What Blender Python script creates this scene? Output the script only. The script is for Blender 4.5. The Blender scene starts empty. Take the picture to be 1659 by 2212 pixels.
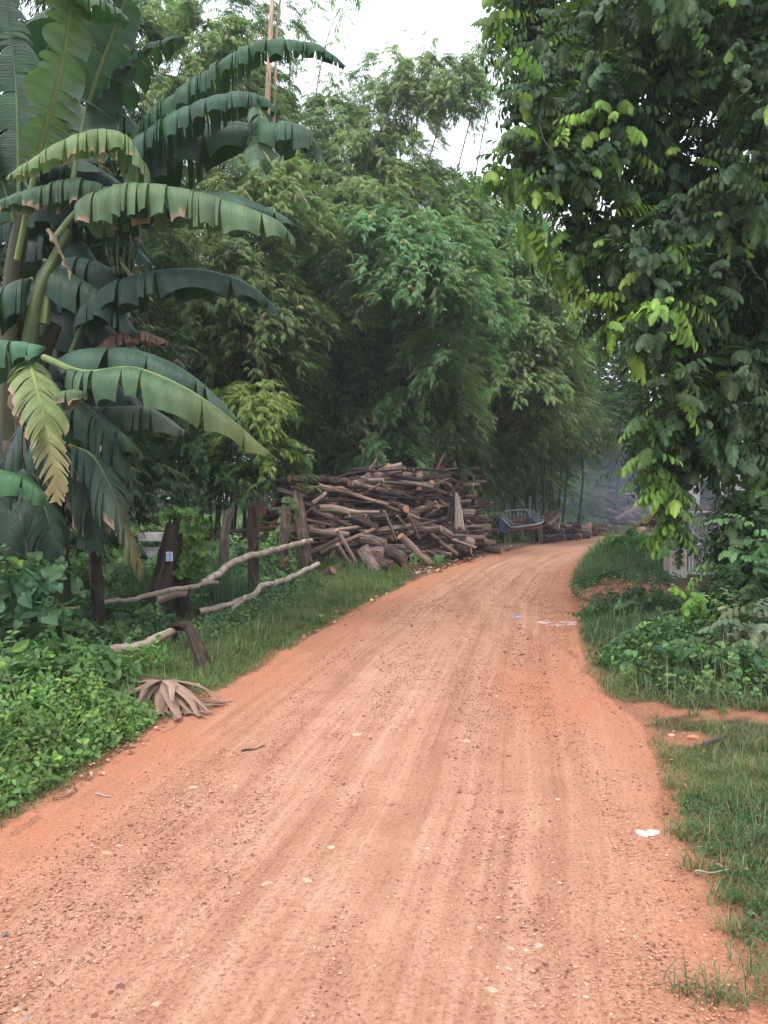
import bpy, math, random
import numpy as np

random.seed(7)
rng = np.random.default_rng(11)
scene = bpy.context.scene
COL = scene.collection
R = math.radians

# ------------------------------------------------------------------ camera
EYE = 1.6
F = 1671.0                 # focal length in pixels of a 1659 x 2212 picture
PITCH = math.atan(26.0 / F)
cam_d = bpy.data.cameras.new("camera")
cam = bpy.data.objects.new("camera", cam_d)
COL.objects.link(cam)
cam.location = (0, 0, EYE)
cam.rotation_euler = (math.pi / 2 - PITCH, 0, 0)
cam_d.sensor_fit = 'VERTICAL'
cam_d.sensor_height = 36.0
cam_d.lens = 18.0 * F / 1106.0
cam_d.clip_start = 0.05
cam_d.clip_end = 1500
scene.camera = cam

# ------------------------------------------------------------------ light
SUN_EL, SUN_AZ = R(58), R(205)
world = bpy.data.worlds.new("World")
scene.world = world
world.use_nodes = True
wn, wl = world.node_tree.nodes, world.node_tree.links
bg = wn['Background']
sky = wn.new('ShaderNodeTexSky')
sky.sky_type = 'NISHITA'
sky.sun_disc = False
sky.sun_elevation = SUN_EL
sky.sun_rotation = SUN_AZ
sky.air_density = 1.0
sky.dust_density = 4.0
cloud = wn.new('ShaderNodeMix'); cloud.data_type = 'RGBA'
cloud.inputs['Factor'].default_value = 0.86
wl.new(sky.outputs[0], cloud.inputs['A'])
cloud.inputs['B'].default_value = (10.3, 10.8, 11.9, 1)   # even white overcast
wl.new(cloud.outputs['Result'], bg.inputs['Color'])
bg.inputs['Strength'].default_value = 0.12
sun_d = bpy.data.lights.new("sun", 'SUN')
sun_d.energy = 1.7
sun_d.angle = R(18)
sun_d.color = (1.0, 0.96, 0.9)
sun = bpy.data.objects.new("sun", sun_d)
COL.objects.link(sun)
sdir = (math.cos(SUN_EL) * math.sin(SUN_AZ), math.cos(SUN_EL) * math.cos(SUN_AZ), math.sin(SUN_EL))
from mathutils import Vector, Matrix
sun.rotation_euler = Vector(sdir).to_track_quat('Z', 'Y').to_euler()
sun.location = (0, 0, 30)
scene.view_settings.view_transform = 'Standard'
scene.view_settings.look = 'None'
scene.view_settings.gamma = 1.0
scene.view_settings.exposure = 1.04
scene.cycles.max_bounces = 6
scene.cycles.diffuse_bounces = 3
scene.cycles.transmission_bounces = 4
scene.cycles.glossy_bounces = 2
scene.cycles.volume_bounces = 1
scene.cycles.use_denoising = True

# ------------------------------------------------------------------ helpers
def P(u, v, d):
    """world point seen at pixel (u, v) of a 1659 x 2212 picture at depth d along Y"""
    x = (u - 829.5) / F; y = -(v - 1106.0) / F
    dy = math.cos(PITCH) + y * math.sin(PITCH)
    dz = -math.sin(PITCH) + y * math.cos(PITCH)
    k = d / dy
    return np.array([x * k, d, EYE + dz * k])

def G(u, v, z=0.0):
    """ground point (x, y) seen at pixel (u, v)"""
    x = (u - 829.5) / F; y = -(v - 1106.0) / F
    dy = math.cos(PITCH) + y * math.sin(PITCH)
    dz = -math.sin(PITCH) + y * math.cos(PITCH)
    k = (z - EYE) / dz
    return np.array([x * k, dy * k])

_lat = {}
def vn(x, y, scale, seed=0):
    """smooth value noise in 0..1"""
    if seed not in _lat:
        _lat[seed] = np.random.default_rng(seed + 100).random((256, 256))
    L = _lat[seed]
    x = np.asarray(x, float) / scale + 1000.0; y = np.asarray(y, float) / scale + 1000.0
    xi = np.floor(x).astype(int); yi = np.floor(y).astype(int)
    fx = x - xi; fy = y - yi
    fx = fx * fx * (3 - 2 * fx); fy = fy * fy * (3 - 2 * fy)
    a = L[xi % 256, yi % 256]; b = L[(xi + 1) % 256, yi % 256]
    c = L[xi % 256, (yi + 1) % 256]; d = L[(xi + 1) % 256, (yi + 1) % 256]
    return (a * (1 - fx) + b * fx) * (1 - fy) + (c * (1 - fx) + d * fx) * fy

def fbm(x, y, scale, seed=0, n=3):
    s = 0; a = 1; t = 0
    for i in range(n):
        s = s + a * vn(x, y, scale / 2 ** i, seed + i); t += a; a *= 0.5
    return s / t

def sstep(x, a, b):
    t = np.clip((np.asarray(x, float) - a) / (b - a), 0, 1)
    return t * t * (3 - 2 * t)

def tag(o, label=None, cat=None, group=None, kind=None):
    if label: o['label'] = label
    if cat: o['category'] = cat
    if group: o['group'] = group
    if kind: o['kind'] = kind
    return o

def empty(name, loc, label, cat, group=None):
    o = bpy.data.objects.new(name, None); COL.objects.link(o)
    o.location = [float(a) for a in loc]
    o.empty_display_size = 0.2
    return tag(o, label, cat, group)

class Geo:
    """collects vertices, faces and colours, builds ONE mesh object"""
    def __init__(s):
        s.v = []; s.c = []; s.f = []; s.m = []; s.uv = []; s.n = 0
    def add(s, V, Fc, C=None, mat=0, UV=None):
        V = np.asarray(V, float).reshape(-1, 3)
        n = len(V)
        if C is None: C = (1, 1, 1)
        C = np.asarray(C, float)
        if C.ndim == 1: C = np.tile(C, (n, 1))
        s.v.append(V); s.c.append(C)
        s.uv.append(np.zeros((n, 2)) if UV is None else np.asarray(UV, float))
        for fa in (Fc if isinstance(Fc, (list, tuple)) else [Fc]):
            fa = np.asarray(fa, dtype=np.int64)
            if fa.size == 0: continue
            s.f.append(fa + s.n); s.m.append(np.full(len(fa), mat, dtype=np.int32))
        s.n += n
    def mesh(s, name, mats, smooth=False, origin=(0, 0, 0)):
        V = np.concatenate(s.v) - np.asarray(origin, float)
        me = bpy.data.meshes.new(name)
        loops = np.concatenate([f.ravel() for f in s.f]).astype(np.int32)
        tot = np.concatenate([np.full(len(f), f.shape[1], dtype=np.int32) for f in s.f])
        st = np.concatenate([[0], np.cumsum(tot)[:-1]]).astype(np.int32)
        me.vertices.add(len(V)); me.vertices.foreach_set('co', V.astype(np.float32).ravel())
        me.loops.add(len(loops)); me.loops.foreach_set('vertex_index', loops)
        me.polygons.add(len(tot)); me.polygons.foreach_set('loop_start', st)
        try: me.polygons.foreach_set('loop_total', tot)
        except Exception: pass
        me.polygons.foreach_set('material_index', np.concatenate(s.m))
        me.polygons.foreach_set('use_smooth', np.full(len(tot), bool(smooth)))
        for m in (mats if isinstance(mats, (list, tuple)) else [mats]): me.materials.append(m)
        at = me.color_attributes.new('Col', 'FLOAT_COLOR', 'POINT')
        C = np.concatenate(s.c)
        C = np.hstack([C, np.ones((len(C), 1))]).astype(np.float32)
        at.data.foreach_set('color', C.ravel())
        uvl = me.uv_layers.new(name='UVMap')
        uvl.data.foreach_set('uv', np.concatenate(s.uv)[loops].astype(np.float32).ravel())
        me.update(calc_edges=True)
        return me
    def build(s, name, mats, parent=None, smooth=False, origin=None):
        if parent is not None:
            q = parent; o = np.zeros(3)
            while q is not None:
                o = o + np.array(q.location); q = q.parent
            origin = o
        elif origin is None: origin = (0, 0, 0)
        me = s.mesh(name, mats, smooth, origin)
        o = bpy.data.objects.new(name, me); COL.objects.link(o)
        if parent is not None: o.parent = parent
        else: o.location = [float(a) for a in origin]
        return o

def crv(pts, n):
    """Catmull-Rom through points"""
    p = np.asarray(pts, float)
    p = np.vstack([2 * p[0] - p[1], p, 2 * p[-1] - p[-2]])
    k = len(p) - 3
    t = np.linspace(0, k, n); i = np.minimum(t.astype(int), k - 1); f = (t - i)[:, None]
    a, b, c, d = p[i], p[i + 1], p[i + 2], p[i + 3]
    return 0.5 * ((2 * b) + (-a + c) * f + (2 * a - 5 * b + 4 * c - d) * f ** 2 + (-a + 3 * b - 3 * c + d) * f ** 3)

def norm(a):
    a = np.asarray(a, float)
    return a / np.maximum(np.linalg.norm(a, axis=-1, keepdims=True), 1e-9)

def tube(g, pts, rad, sides=8, col=(1, 1, 1), mat=0, rough=0.0, caps=True, capmat=None, seed=0, capcol=None):
    """tube of varying radius with optional rough surface; pts (n,3), rad scalar or (n,)"""
    pts = np.asarray(pts, float); n = len(pts)
    rad = np.full(n, rad) if np.isscalar(rad) else np.asarray(rad, float)
    T = norm(np.gradient(pts, axis=0))
    ref = np.array([0, 0, 1.0]) if abs(T[0, 2]) < 0.9 else np.array([0, 1.0, 0])
    A = norm(np.cross(T, ref)); B = np.cross(T, A)
    ang = np.linspace(0, 2 * math.pi, sides, endpoint=False)
    rr = rad[:, None] * np.ones(sides)
    if rough:
        q = np.random.default_rng(seed)
        lob = 1 + rough * (q.random(sides) - 0.5) * 2
        rr = rr * lob[None, :] * (1 + rough * 0.6 * (q.random((n, sides)) - 0.5))
    V = pts[:, None, :] + rr[..., None] * (np.cos(ang)[None, :, None] * A[:, None, :] + np.sin(ang)[None, :, None] * B[:, None, :])
    idx = np.arange(n * sides).reshape(n, sides)
    nx = np.roll(idx, -1, axis=1)
    q4 = np.stack([idx[:-1], nx[:-1], nx[1:], idx[1:]], -1).reshape(-1, 4)
    U = np.zeros((n, sides, 2)); U[..., 0] = ang[None, :] / 6.283
    U[..., 1] = np.concatenate([[0], np.cumsum(np.linalg.norm(np.diff(pts, axis=0), axis=1))])[:, None]
    g.add(V.reshape(-1, 3), q4[:, ::-1], col, mat, U.reshape(-1, 2))
    if caps:
        cm = mat if capmat is None else capmat
        cc = col if capcol is None else capcol
        for e, flip in ((0, False), (n - 1, True)):
            ring = V[e]; c = ring.mean(0) + (T[e] * (0.02 * rad[e]) * (1 if flip else -1))
            t = np.array([[sides, i, (i + 1) % sides] for i in range(sides)])
            if flip: t = t[:, ::-1]
            uv = np.stack([np.cos(ang), np.sin(ang)], 1); uv = np.vstack([uv, [0, 0]])
            g.add(np.vstack([ring, c]), t, cc, cm, uv)

def box(g, c, size, rot=None, col=(1, 1, 1), mat=0):
    s = np.asarray(size, float) / 2
    V = np.array([[x, y, z] for x in (-1, 1) for y in (-1, 1) for z in (-1, 1)], float) * s
    if rot is not None: V = V @ np.asarray(rot).T
    Fq = [[0, 1, 3, 2], [4, 6, 7, 5], [0, 4, 5, 1], [2, 3, 7, 6], [0, 2, 6, 4], [1, 5, 7, 3]]
    g.add(V + np.asarray(c, float), np.array(Fq), col, mat)

def rotz(a):
    c, s = math.cos(a), math.sin(a)
    return np.array([[c, -s, 0], [s, c, 0], [0, 0, 1.0]])
def roty(a):
    c, s = math.cos(a), math.sin(a)
    return np.array([[c, 0, s], [0, 1, 0], [-s, 0, c]])
def rotx(a):
    c, s = math.cos(a), math.sin(a)
    return np.array([[1, 0, 0], [0, c, -s], [0, s, c]])

def frames(X, Zh):
    """rotation matrices whose X column is X and Z column close to Zh; (N,3) inputs"""
    X = norm(X); Y = norm(np.cross(Zh, X)); Z = np.cross(X, Y)
    return np.stack([X, Y, Z], axis=2)

def instance(g, tv, tf, tc, M, S, O, C):
    """copies of a template (tv verts, tf faces, tc per-vertex colour factor) written into one mesh"""
    N, k = len(O), len(tv)
    V = np.einsum('nij,kj->nki', M, tv) * S[:, None, None] + O[:, None, :]
    Cc = C[:, None, :] * tc[None, :, :]
    fs = [(f[None, :, :] + (np.arange(N) * k)[:, None, None]).reshape(-1, f.shape[1]) for f in tf]
    g.add(V.reshape(-1, 3), fs, np.clip(Cc.reshape(-1, 3), 0, 1))

# ------------------------------------------------------------------ materials
def newmat(name):
    m = bpy.data.materials.new(name); m.use_nodes = True
    nt = m.node_tree; b = nt.nodes['Principled BSDF']
    return m, nt, b

def N(nt, typ, **kw):
    n = nt.nodes.new(typ)
    for k, v in kw.items():
        if hasattr(n, k): setattr(n, k, v)
        else: n.inputs[k].default_value = v
    return n

def noise(nt, scale, detail=3, rough=0.55, vec=None):
    n = nt.nodes.new('ShaderNodeTexNoise')
    n.inputs['Scale'].default_value = scale; n.inputs['Detail'].default_value = detail
    n.inputs['Roughness'].default_value = rough
    if vec is not None: nt.links.new(vec, n.inputs['Vector'])
    return n

def ramp(nt, fac, stops):
    r = nt.nodes.new('ShaderNodeValToRGB'); e = r.color_ramp.elements
    while len(e) < len(stops): e.new(0.5)
    for el, (p, c) in zip(e, stops):
        el.position = p; el.color = (*c, 1)
    nt.links.new(fac, r.inputs[0]); return r

def mixc(nt, fac, a, b, blend='MIX'):
    m = nt.nodes.new('ShaderNodeMix'); m.data_type = 'RGBA'; m.blend_type = blend
    for k, x in (('Factor', fac), ('A', a), ('B', b)):
        if hasattr(x, 'links'): nt.links.new(x, m.inputs[k])
        elif k == 'Factor': m.inputs[k].default_value = x
        else: m.inputs[k].default_value = (*x, 1)
    return m.outputs['Result']

def mth(nt, op, a, b=None):
    m = nt.nodes.new('ShaderNodeMath'); m.operation = op
    for i, x in enumerate((a, b)):
        if x is None: continue
        if hasattr(x, 'links'): nt.links.new(x, m.inputs[i])
        else: m.inputs[i].default_value = x
    return m.outputs[0]

def bump(nt, b, h, strength=0.5, dist=0.01):
    n = nt.nodes.new('ShaderNodeBump'); n.inputs['Strength'].default_value = strength
    n.inputs['Distance'].default_value = dist
    nt.links.new(h, n.inputs['Height']); nt.links.new(n.outputs[0], b.inputs['Normal'])

def leaf_mat(name, rough=0.5, spec=0.35, trans=0.35, tint=(1.02, 1.32, 0.6), veins=False):
    m, nt, b = newmat(name)
    at = N(nt, 'ShaderNodeAttribute', attribute_name='Col')
    tc = nt.nodes.new('ShaderNodeTexCoord')
    n = noise(nt, 9, 2, vec=tc.outputs['Object'])
    v = mth(nt, 'ADD', mth(nt, 'MULTIPLY', n.outputs[0], 0.5), 0.75)
    hs = nt.nodes.new('ShaderNodeHueSaturation'); nt.links.new(v, hs.inputs['Value'])
    nt.links.new(at.outputs['Color'], hs.inputs['Color'])
    nt.links.new(hs.outputs[0], b.inputs['Base Color'])
    b.inputs['Roughness'].default_value = rough
    b.inputs['Specular IOR Level'].default_value = spec
    tr = nt.nodes.new('ShaderNodeBsdfTranslucent')
    mc = mixc(nt, 1.0, hs.outputs[0], tint, 'MULTIPLY')
    nt.links.new(mc, tr.inputs['Color'])
    mx = nt.nodes.new('ShaderNodeMixShader'); mx.inputs[0].default_value = trans
    out = nt.nodes['Material Output']
    nt.links.new(b.outputs[0], mx.inputs[1]); nt.links.new(tr.outputs[0], mx.inputs[2])
    nt.links.new(mx.outputs[0], out.inputs['Surface'])
    if veins:
        uv = nt.nodes.new('ShaderNodeUVMap'); mp = nt.nodes.new('ShaderNodeMapping')
        mp.inputs['Scale'].default_value = (90, 3, 1)
        nt.links.new(uv.outputs[0], mp.inputs[0])
        nn = noise(nt, 1.0, 2, vec=mp.outputs[0])
        bump(nt, b, nn.outputs[0], 0.8, 0.016)
    return m

M_BAMBOO = leaf_mat('bamboo_leaf', 0.5, 0.2, 0.38)
M_LEAF = leaf_mat('tree_leaf', 0.5, 0.2, 0.30, (1.35, 1.6, 0.4))
M_WEED = leaf_mat('weed_leaf', 0.55, 0.18, 0.35)
M_GRASS = leaf_mat('grass_blade', 0.55, 0.18, 0.3)
M_BANANA = leaf_mat('banana_leaf', 0.46, 0.26, 0.2, (1.2, 1.6, 0.35), veins=True)
M_DRY = leaf_mat('dry_leaf', 0.8, 0.15, 0.15, (1.1, 0.95, 0.7), veins=True)

def wood_mat(name, c1, c2, c3, sc=(3, 3, 14), rough=0.9, rnd=0.5, bmp=0.8):
    """bark or weathered wood; colours spread by a streaky noise and by object"""
    m, nt, b = newmat(name)
    uv = nt.nodes.new('ShaderNodeUVMap'); mp = nt.nodes.new('ShaderNodeMapping')
    mp.inputs['Scale'].default_value = sc
    nt.links.new(uv.outputs[0], mp.inputs[0])
    oi = nt.nodes.new('ShaderNodeObjectInfo')
    add = nt.nodes.new('ShaderNodeVectorMath'); add.operation = 'ADD'
    cmb = nt.nodes.new('ShaderNodeCombineXYZ')
    nt.links.new(mth(nt, 'MULTIPLY', oi.outputs['Random'], 37.0), cmb.inputs[0])
    nt.links.new(mp.outputs[0], add.inputs[0]); nt.links.new(cmb.outputs[0], add.inputs[1])
    n = noise(nt, 1.0, 8, 0.72, add.outputs[0])
    f = mth(nt, 'ADD', mth(nt, 'ADD', mth(nt, 'MULTIPLY', mth(nt, 'SUBTRACT', n.outputs[0], 0.5), 1.5), 0.5), mth(nt, 'MULTIPLY', mth(nt, 'SUBTRACT', oi.outputs['Random'], 0.5), rnd))
    r = ramp(nt, f, [(0.3, c1), (0.52, c2), (0.75, c3)])
    at = N(nt, 'ShaderNodeAttribute', attribute_name='Col')
    c = mixc(nt, 1.0, r.outputs[0], at.outputs['Color'], 'MULTIPLY')
    nt.links.new(c, b.inputs['Base Color'])
    b.inputs['Roughness'].default_value = rough
    b.inputs['Specular IOR Level'].default_value = 0.2
    bump(nt, b, n.outputs[0], bmp, 0.05)
    return m

M_BARK = wood_mat('log_bark', (0.025, 0.016, 0.014), (0.09, 0.062, 0.058), (0.27, 0.20, 0.17), (11, 2.2, 1), rnd=0.42, bmp=1.0)
M_POST = wood_mat('weathered_post', (0.035, 0.027, 0.022), (0.13, 0.10, 0.082), (0.28, 0.225, 0.19), (9, 1.6, 1), rnd=0.1)
M_CULM = wood_mat('dry_bamboo_pole', (0.14, 0.11, 0.09), (0.33, 0.27, 0.215), (0.52, 0.44, 0.37), (3, 1.2, 1), 0.6, rnd=0.1, bmp=0.3)
M_GREENCULM = wood_mat('green_culm', (0.015, 0.02, 0.01), (0.035, 0.042, 0.022), (0.08, 0.085, 0.05), (3, 2, 1), 0.6, rnd=0.2, bmp=0.2)
M_STEM = wood_mat('banana_stem', (0.05, 0.06, 0.025), (0.11, 0.12, 0.05), (0.2, 0.2, 0.09), (8, 1.0, 1), 0.55, rnd=0.1, bmp=0.3)
M_TRUNK = wood_mat('tree_bark', (0.02, 0.017, 0.013), (0.055, 0.045, 0.036), (0.12, 0.1, 0.085), (4, 3, 1), rnd=0.1)

def cut_mat():
    m, nt, b = newmat('cut_wood')
    uv = nt.nodes.new('ShaderNodeUVMap')
    ln = nt.nodes.new('ShaderNodeVectorMath'); ln.operation = 'LENGTH'
    nt.links.new(uv.outputs[0], ln.inputs[0])
    n = noise(nt, 3, 3, vec=uv.outputs[0])
    w = mth(nt, 'SINE', mth(nt, 'ADD', mth(nt, 'MULTIPLY', ln.outputs['Value'], 26), mth(nt, 'MULTIPLY', n.outputs[0], 5)))
    oi = nt.nodes.new('ShaderNodeObjectInfo')
    f = mth(nt, 'ADD', mth(nt, 'MULTIPLY', w, 0.12), oi.outputs['Random'])
    r = ramp(nt, f, [(0.0, (0.12, 0.05, 0.028)), (0.5, (0.28, 0.125, 0.06)), (1.0, (0.50, 0.28, 0.15))])
    nt.links.new(r.outputs[0], b.inputs['Base Color'])
    b.inputs['Roughness'].default_value = 0.85
    return m
M_CUT = cut_mat()

def plain(name, col, rough=0.6, metal=0.0, var=0.25, sc=6, spec=0.4):
    m, nt, b = newmat(name)
    tc = nt.nodes.new('ShaderNodeTexCoord')
    n = noise(nt, sc, 5, 0.65, tc.outputs['Object'])
    lo = tuple(c * (1 - var) for c in col); hi = tuple(min(1, c * (1 + var)) for c in col)
    r = ramp(nt, n.outputs[0], [(0.3, lo), (0.7, hi)])
    nt.links.new(r.outputs[0], b.inputs['Base Color'])
    b.inputs['Roughness'].default_value = rough; b.inputs['Metallic'].default_value = metal
    b.inputs['Specular IOR Level'].default_value = spec
    bump(nt, b, n.outputs[0], 0.2, 0.01)
    return m

# ------------------------------------------------------------------ the road's course
LEFT = [(-60, 1830), (0, 1795), (130, 1718), (300, 1608), (450, 1515), (600, 1420), (700, 1362), (800, 1300), (880, 1265),
        (960, 1228), (1050, 1197), (1150, 1179), (1250, 1164), (1330, 1152), (1420, 1142)]
RIGHT = [(1700, 2330), (1640, 2190), (1600, 2110), (1530, 1960), (1480, 1870), (1425, 1780), (1405, 1660), (1392, 1580), (1300, 1505),
         (1262, 1450), (1248, 1390), (1240, 1340), (1226, 1290), (1230, 1250), (1262, 1210), (1320, 1182), (1400, 1164), (1500, 1152)]
Lw = np.array([G(*p) for p in LEFT]); Rw = np.array([G(*p) for p in RIGHT])
Lw = np.vstack([[[-2.6, -6], [-2.35, 1.5]], Lw, [[30, 52], [46, 60]]])
Rw = np.vstack([[[0.75, -6], [0.95, 1.0]], Rw, [[36, 50.5], [52, 57]]])
def xl(y): return np.interp(y, Lw[:, 1], Lw[:, 0])
def xr(y): return np.interp(y, Rw[:, 1], Rw[:, 0])
def edge_dist(x, y):
    """signed distance-like value: negative on the road, positive off it"""
    return np.maximum(xl(y) - x, x - xr(y))
def hgt(x, y):
    x = np.asarray(x, float); y = np.asarray(y, float)
    e = edge_dist(x, y)
    h = 0.07 * sstep(e, 0.0, 0.9) + 0.10 * sstep(e, 0.5, 4.0) * fbm(x, y, 2.5, 5)
    h = h + 0.02 * (fbm(x, y, 0.6, 9) - 0.5) * sstep(e, -0.3, 0.4)
    t = (x - xl(y)) / np.maximum(xr(y) - xl(y), 0.1)
    rut = -0.022 * np.exp(-((t - 0.36) / 0.09) ** 2) - 0.02 * np.exp(-((t - 0.74) / 0.08) ** 2)
    h = h + rut * (e < 0) + 0.015 * (vn(x, y, 1.6, 21) - 0.5)
    # small soil bank behind the driveway
    h = h + 0.12 * np.exp(-(((x - 4.4) / 0.8) ** 2 + ((y - 14.0) / 0.45) ** 2))
    return h
# ------------------------------------------------------------------ ground and road
def axis(segs):
    out = []
    for a, b, s in segs: out.append(np.arange(a, b, s))
    return np.unique(np.concatenate(out + [[segs[-1][1]]]))

BARE = []   # bare soil patches: (x, y, rx, ry)
for u, v, ru, rv in ((1330, 1286, 110, 12), (1420, 1287, 60, 10), (1260, 1310, 30, 20), (1450, 1548, 60, 10), (1560, 1560, 90, 12),
                     (1400, 1535, 50, 16), (1690, 1575, 80, 14), (1480, 1600, 55, 20), (1410, 1700, 26, 60),
                     (1030, 1215, 60, 9), (1140, 1186, 60, 6), (900, 1262, 30, 8), (345, 1585, 50, 22), (430, 1540, 30, 15)):
    a = G(u, v); bx = G(u + ru, v); by = G(u, v - rv); b2 = G(u, v + rv)
    BARE.append((a[0], a[1], abs(bx[0] - a[0]), abs(by[1] - b2[1]) / 2))
def bare(x, y):
    m = np.zeros(np.shape(x))
    wob = 0.55 * (fbm(x, y, 0.5, 31) - 0.5)
    for cx, cy, rx, ry in BARE:
        r = np.sqrt(((x - cx) / rx) ** 2 + ((y - cy) / ry) ** 2) + wob
        m = np.maximum(m, 1 - sstep(r, 0.75, 1.15))
    return m

def ground_mat():
    m, nt, b = newmat('verge_soil')
    at = N(nt, 'ShaderNodeAttribute', attribute_name='Col')
    sep = nt.nodes.new('ShaderNodeSeparateColor'); nt.links.new(at.outputs['Color'], sep.inputs[0])
    tc = nt.nodes.new('ShaderNodeTexCoord')
    n = noise(nt, 5, 6, 0.65, tc.outputs['Object']); n2 = noise(nt, 60, 4, 0.7, tc.outputs['Object'])
    soil = ramp(nt, n.outputs[0], [(0.3, (0.035, 0.025, 0.016)), (0.55, (0.075, 0.055, 0.032)), (0.75, (0.13, 0.10, 0.06))])
    red = ramp(nt, n2.outputs[0], [(0.3, (0.17, 0.062, 0.033)), (0.5, (0.31, 0.13, 0.075)), (0.7, (0.46, 0.24, 0.155))])
    grn = ramp(nt, n2.outputs[0], [(0.3, (0.03, 0.05, 0.012)), (0.7, (0.10, 0.15, 0.04))])
    c = mixc(nt, sep.outputs[1], soil.outputs[0], grn.outputs[0])
    c = mixc(nt, sep.outputs[0], c, red.outputs[0])
    c = mixc(nt, sep.outputs[2], c, (0.15, 0.105, 0.08))
    nt.links.new(c, b.inputs['Base Color']); b.inputs['Roughness'].default_value = 0.95
    b.inputs['Specular IOR Level'].default_value = 0.15
    h = mth(nt, 'ADD', n2.outputs[0], mth(nt, 'MULTIPLY', n.outputs[0], 2.0))
    bump(nt, b, h, 0.8, 0.03)
    return m

def make_ground():
    xs = axis([(-260, -40, 20), (-40, -10, 2.0), (-10, -3.5, 0.3), (-3.5, 5.0, 0.07), (5.0, 12, 0.3), (12, 40, 2), (40, 260, 20)])
    ys = axis([(-60, -4, 8), (-4, 2, 0.5), (2, 9, 0.07), (9, 20, 0.16), (20, 50, 0.7), (50, 100, 5), (100, 420, 40)])
    X, Y = np.meshgrid(xs, ys)
    e = edge_dist(X, Y) + 0.10 * (fbm(X, Y, 0.35, 41) - 0.5)
    Z = hgt(X, Y) - 0.05 * (1 - sstep(e, -0.22, -0.1))
    far = sstep(np.hypot(X, Y), 60, 200)
    Z = Z * (1 - far)
    red = np.maximum(1 - sstep(e, 0.02, 0.3), bare(X, Y) * 0.92) * (Y < 60)
    grn = sstep(fbm(X, Y, 3.0, 51), 0.35, 0.6)
    # leaf and chip litter strip along the foot of the log piles
    lit = (1 - sstep(np.abs(e - 0.45), 0.35, 0.7)) * (X < xl(Y)) * sstep(Y, 15.5, 18) * (1 - sstep(Y, 40, 45))
    C = np.stack([red * (1 - 0.8 * lit), grn, lit], -1).reshape(-1, 3)
    ny, nx = X.shape
    i = np.arange(nx * ny).reshape(ny, nx)
    q = np.stack([i[:-1, :-1], i[:-1, 1:], i[1:, 1:], i[1:, :-1]], -1).reshape(-1, 4)
    g = Geo(); g.add(np.stack([X, Y, Z], -1).reshape(-1, 3), q, C)
    o = g.build('ground', ground_mat(), smooth=True)
    tag(o, kind='structure')
make_ground()

def road_mat():
    m, nt, b = newmat('laterite_road')
    uv = nt.nodes.new('ShaderNodeUVMap')
    tc = nt.nodes.new('ShaderNodeTexCoord')
    at = N(nt, 'ShaderNodeAttribute', attribute_name='Col')
    sep = nt.nodes.new('ShaderNodeSeparateColor'); nt.links.new(at.outputs['Color'], sep.inputs[0])
    mp = nt.nodes.new('ShaderNodeMapping'); mp.inputs['Scale'].default_value = (8.0, 0.13, 1)
    nt.links.new(uv.outputs[0], mp.inputs[0])
    streak = noise(nt, 1.0, 6, 0.6, mp.outputs[0])
    mp2 = nt.nodes.new('ShaderNodeMapping'); mp2.inputs['Scale'].default_value = (34.0, 0.5, 1)
    nt.links.new(uv.outputs[0], mp2.inputs[0])
    streak2 = noise(nt, 1.0, 4, 0.6, mp2.outputs[0])
    blot = noise(nt, 2.2, 6, 0.62, tc.outputs['Object'])
    grain = noise(nt, 55, 5, 0.75, tc.outputs['Object'])
    fine = noise(nt, 210, 3, 0.7, tc.outputs['Object'])
    f = mth(nt, 'ADD', mth(nt, 'MULTIPLY', streak.outputs[0], 0.55), mth(nt, 'MULTIPLY', streak2.outputs[0], 0.2))
    f = mth(nt, 'ADD', f, mth(nt, 'MULTIPLY', blot.outputs[0], 0.3))
    c = ramp(nt, f, [(0.36, (0.27, 0.124, 0.077)), (0.50, (0.39, 0.202, 0.13)), (0.64, (0.50, 0.285, 0.195))]).outputs[0]
    # loose darker crumbs
    cr = ramp(nt, grain.outputs[0], [(0.38, (0.58, 0.5, 0.48)), (0.50, (1, 1, 1)), (0.72, (1.0, 1.0, 1.0))]).outputs[0]
    c = mixc(nt, sep.outputs[1], c, mixc(nt, 1.0, c, cr, 'MULTIPLY'))
    fr = ramp(nt, fine.outputs[0], [(0.32, (0.66, 0.6, 0.58)), (0.5, (1, 1, 1)), (0.75, (1.0, 1.0, 1.0))]).outputs[0]
    c = mixc(nt, 0.8, c, mixc(nt, 1.0, c, fr, 'MULTIPLY'))
    # moist redder soil towards the edges
    redf = mth(nt, 'MULTIPLY', sep.outputs[0], ramp(nt, blot.outputs[0], [(0.3, (0.55, 0.55, 0.55)), (0.6, (1, 1, 1))]).outputs[0])
    redc = ramp(nt, grain.outputs[0], [(0.3, (0.28, 0.10, 0.052)), (0.6, (0.44, 0.185, 0.105))]).outputs[0]
    c = mixc(nt, redf, c, redc)
    nt.links.new(c, b.inputs['Base Color'])
    b.inputs['Roughness'].default_value = 0.95; b.inputs['Specular IOR Level'].default_value = 0.15
    h = mth(nt, 'ADD', mth(nt, 'MULTIPLY', grain.outputs[0], 1.0), mth(nt, 'MULTIPLY', fine.outputs[0], 0.35))
    h = mth(nt, 'ADD', h, mth(nt, 'MULTIPLY', streak2.outputs[0], 0.9))
    bump(nt, b, h, 0.75, 0.018)
    return m

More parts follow.
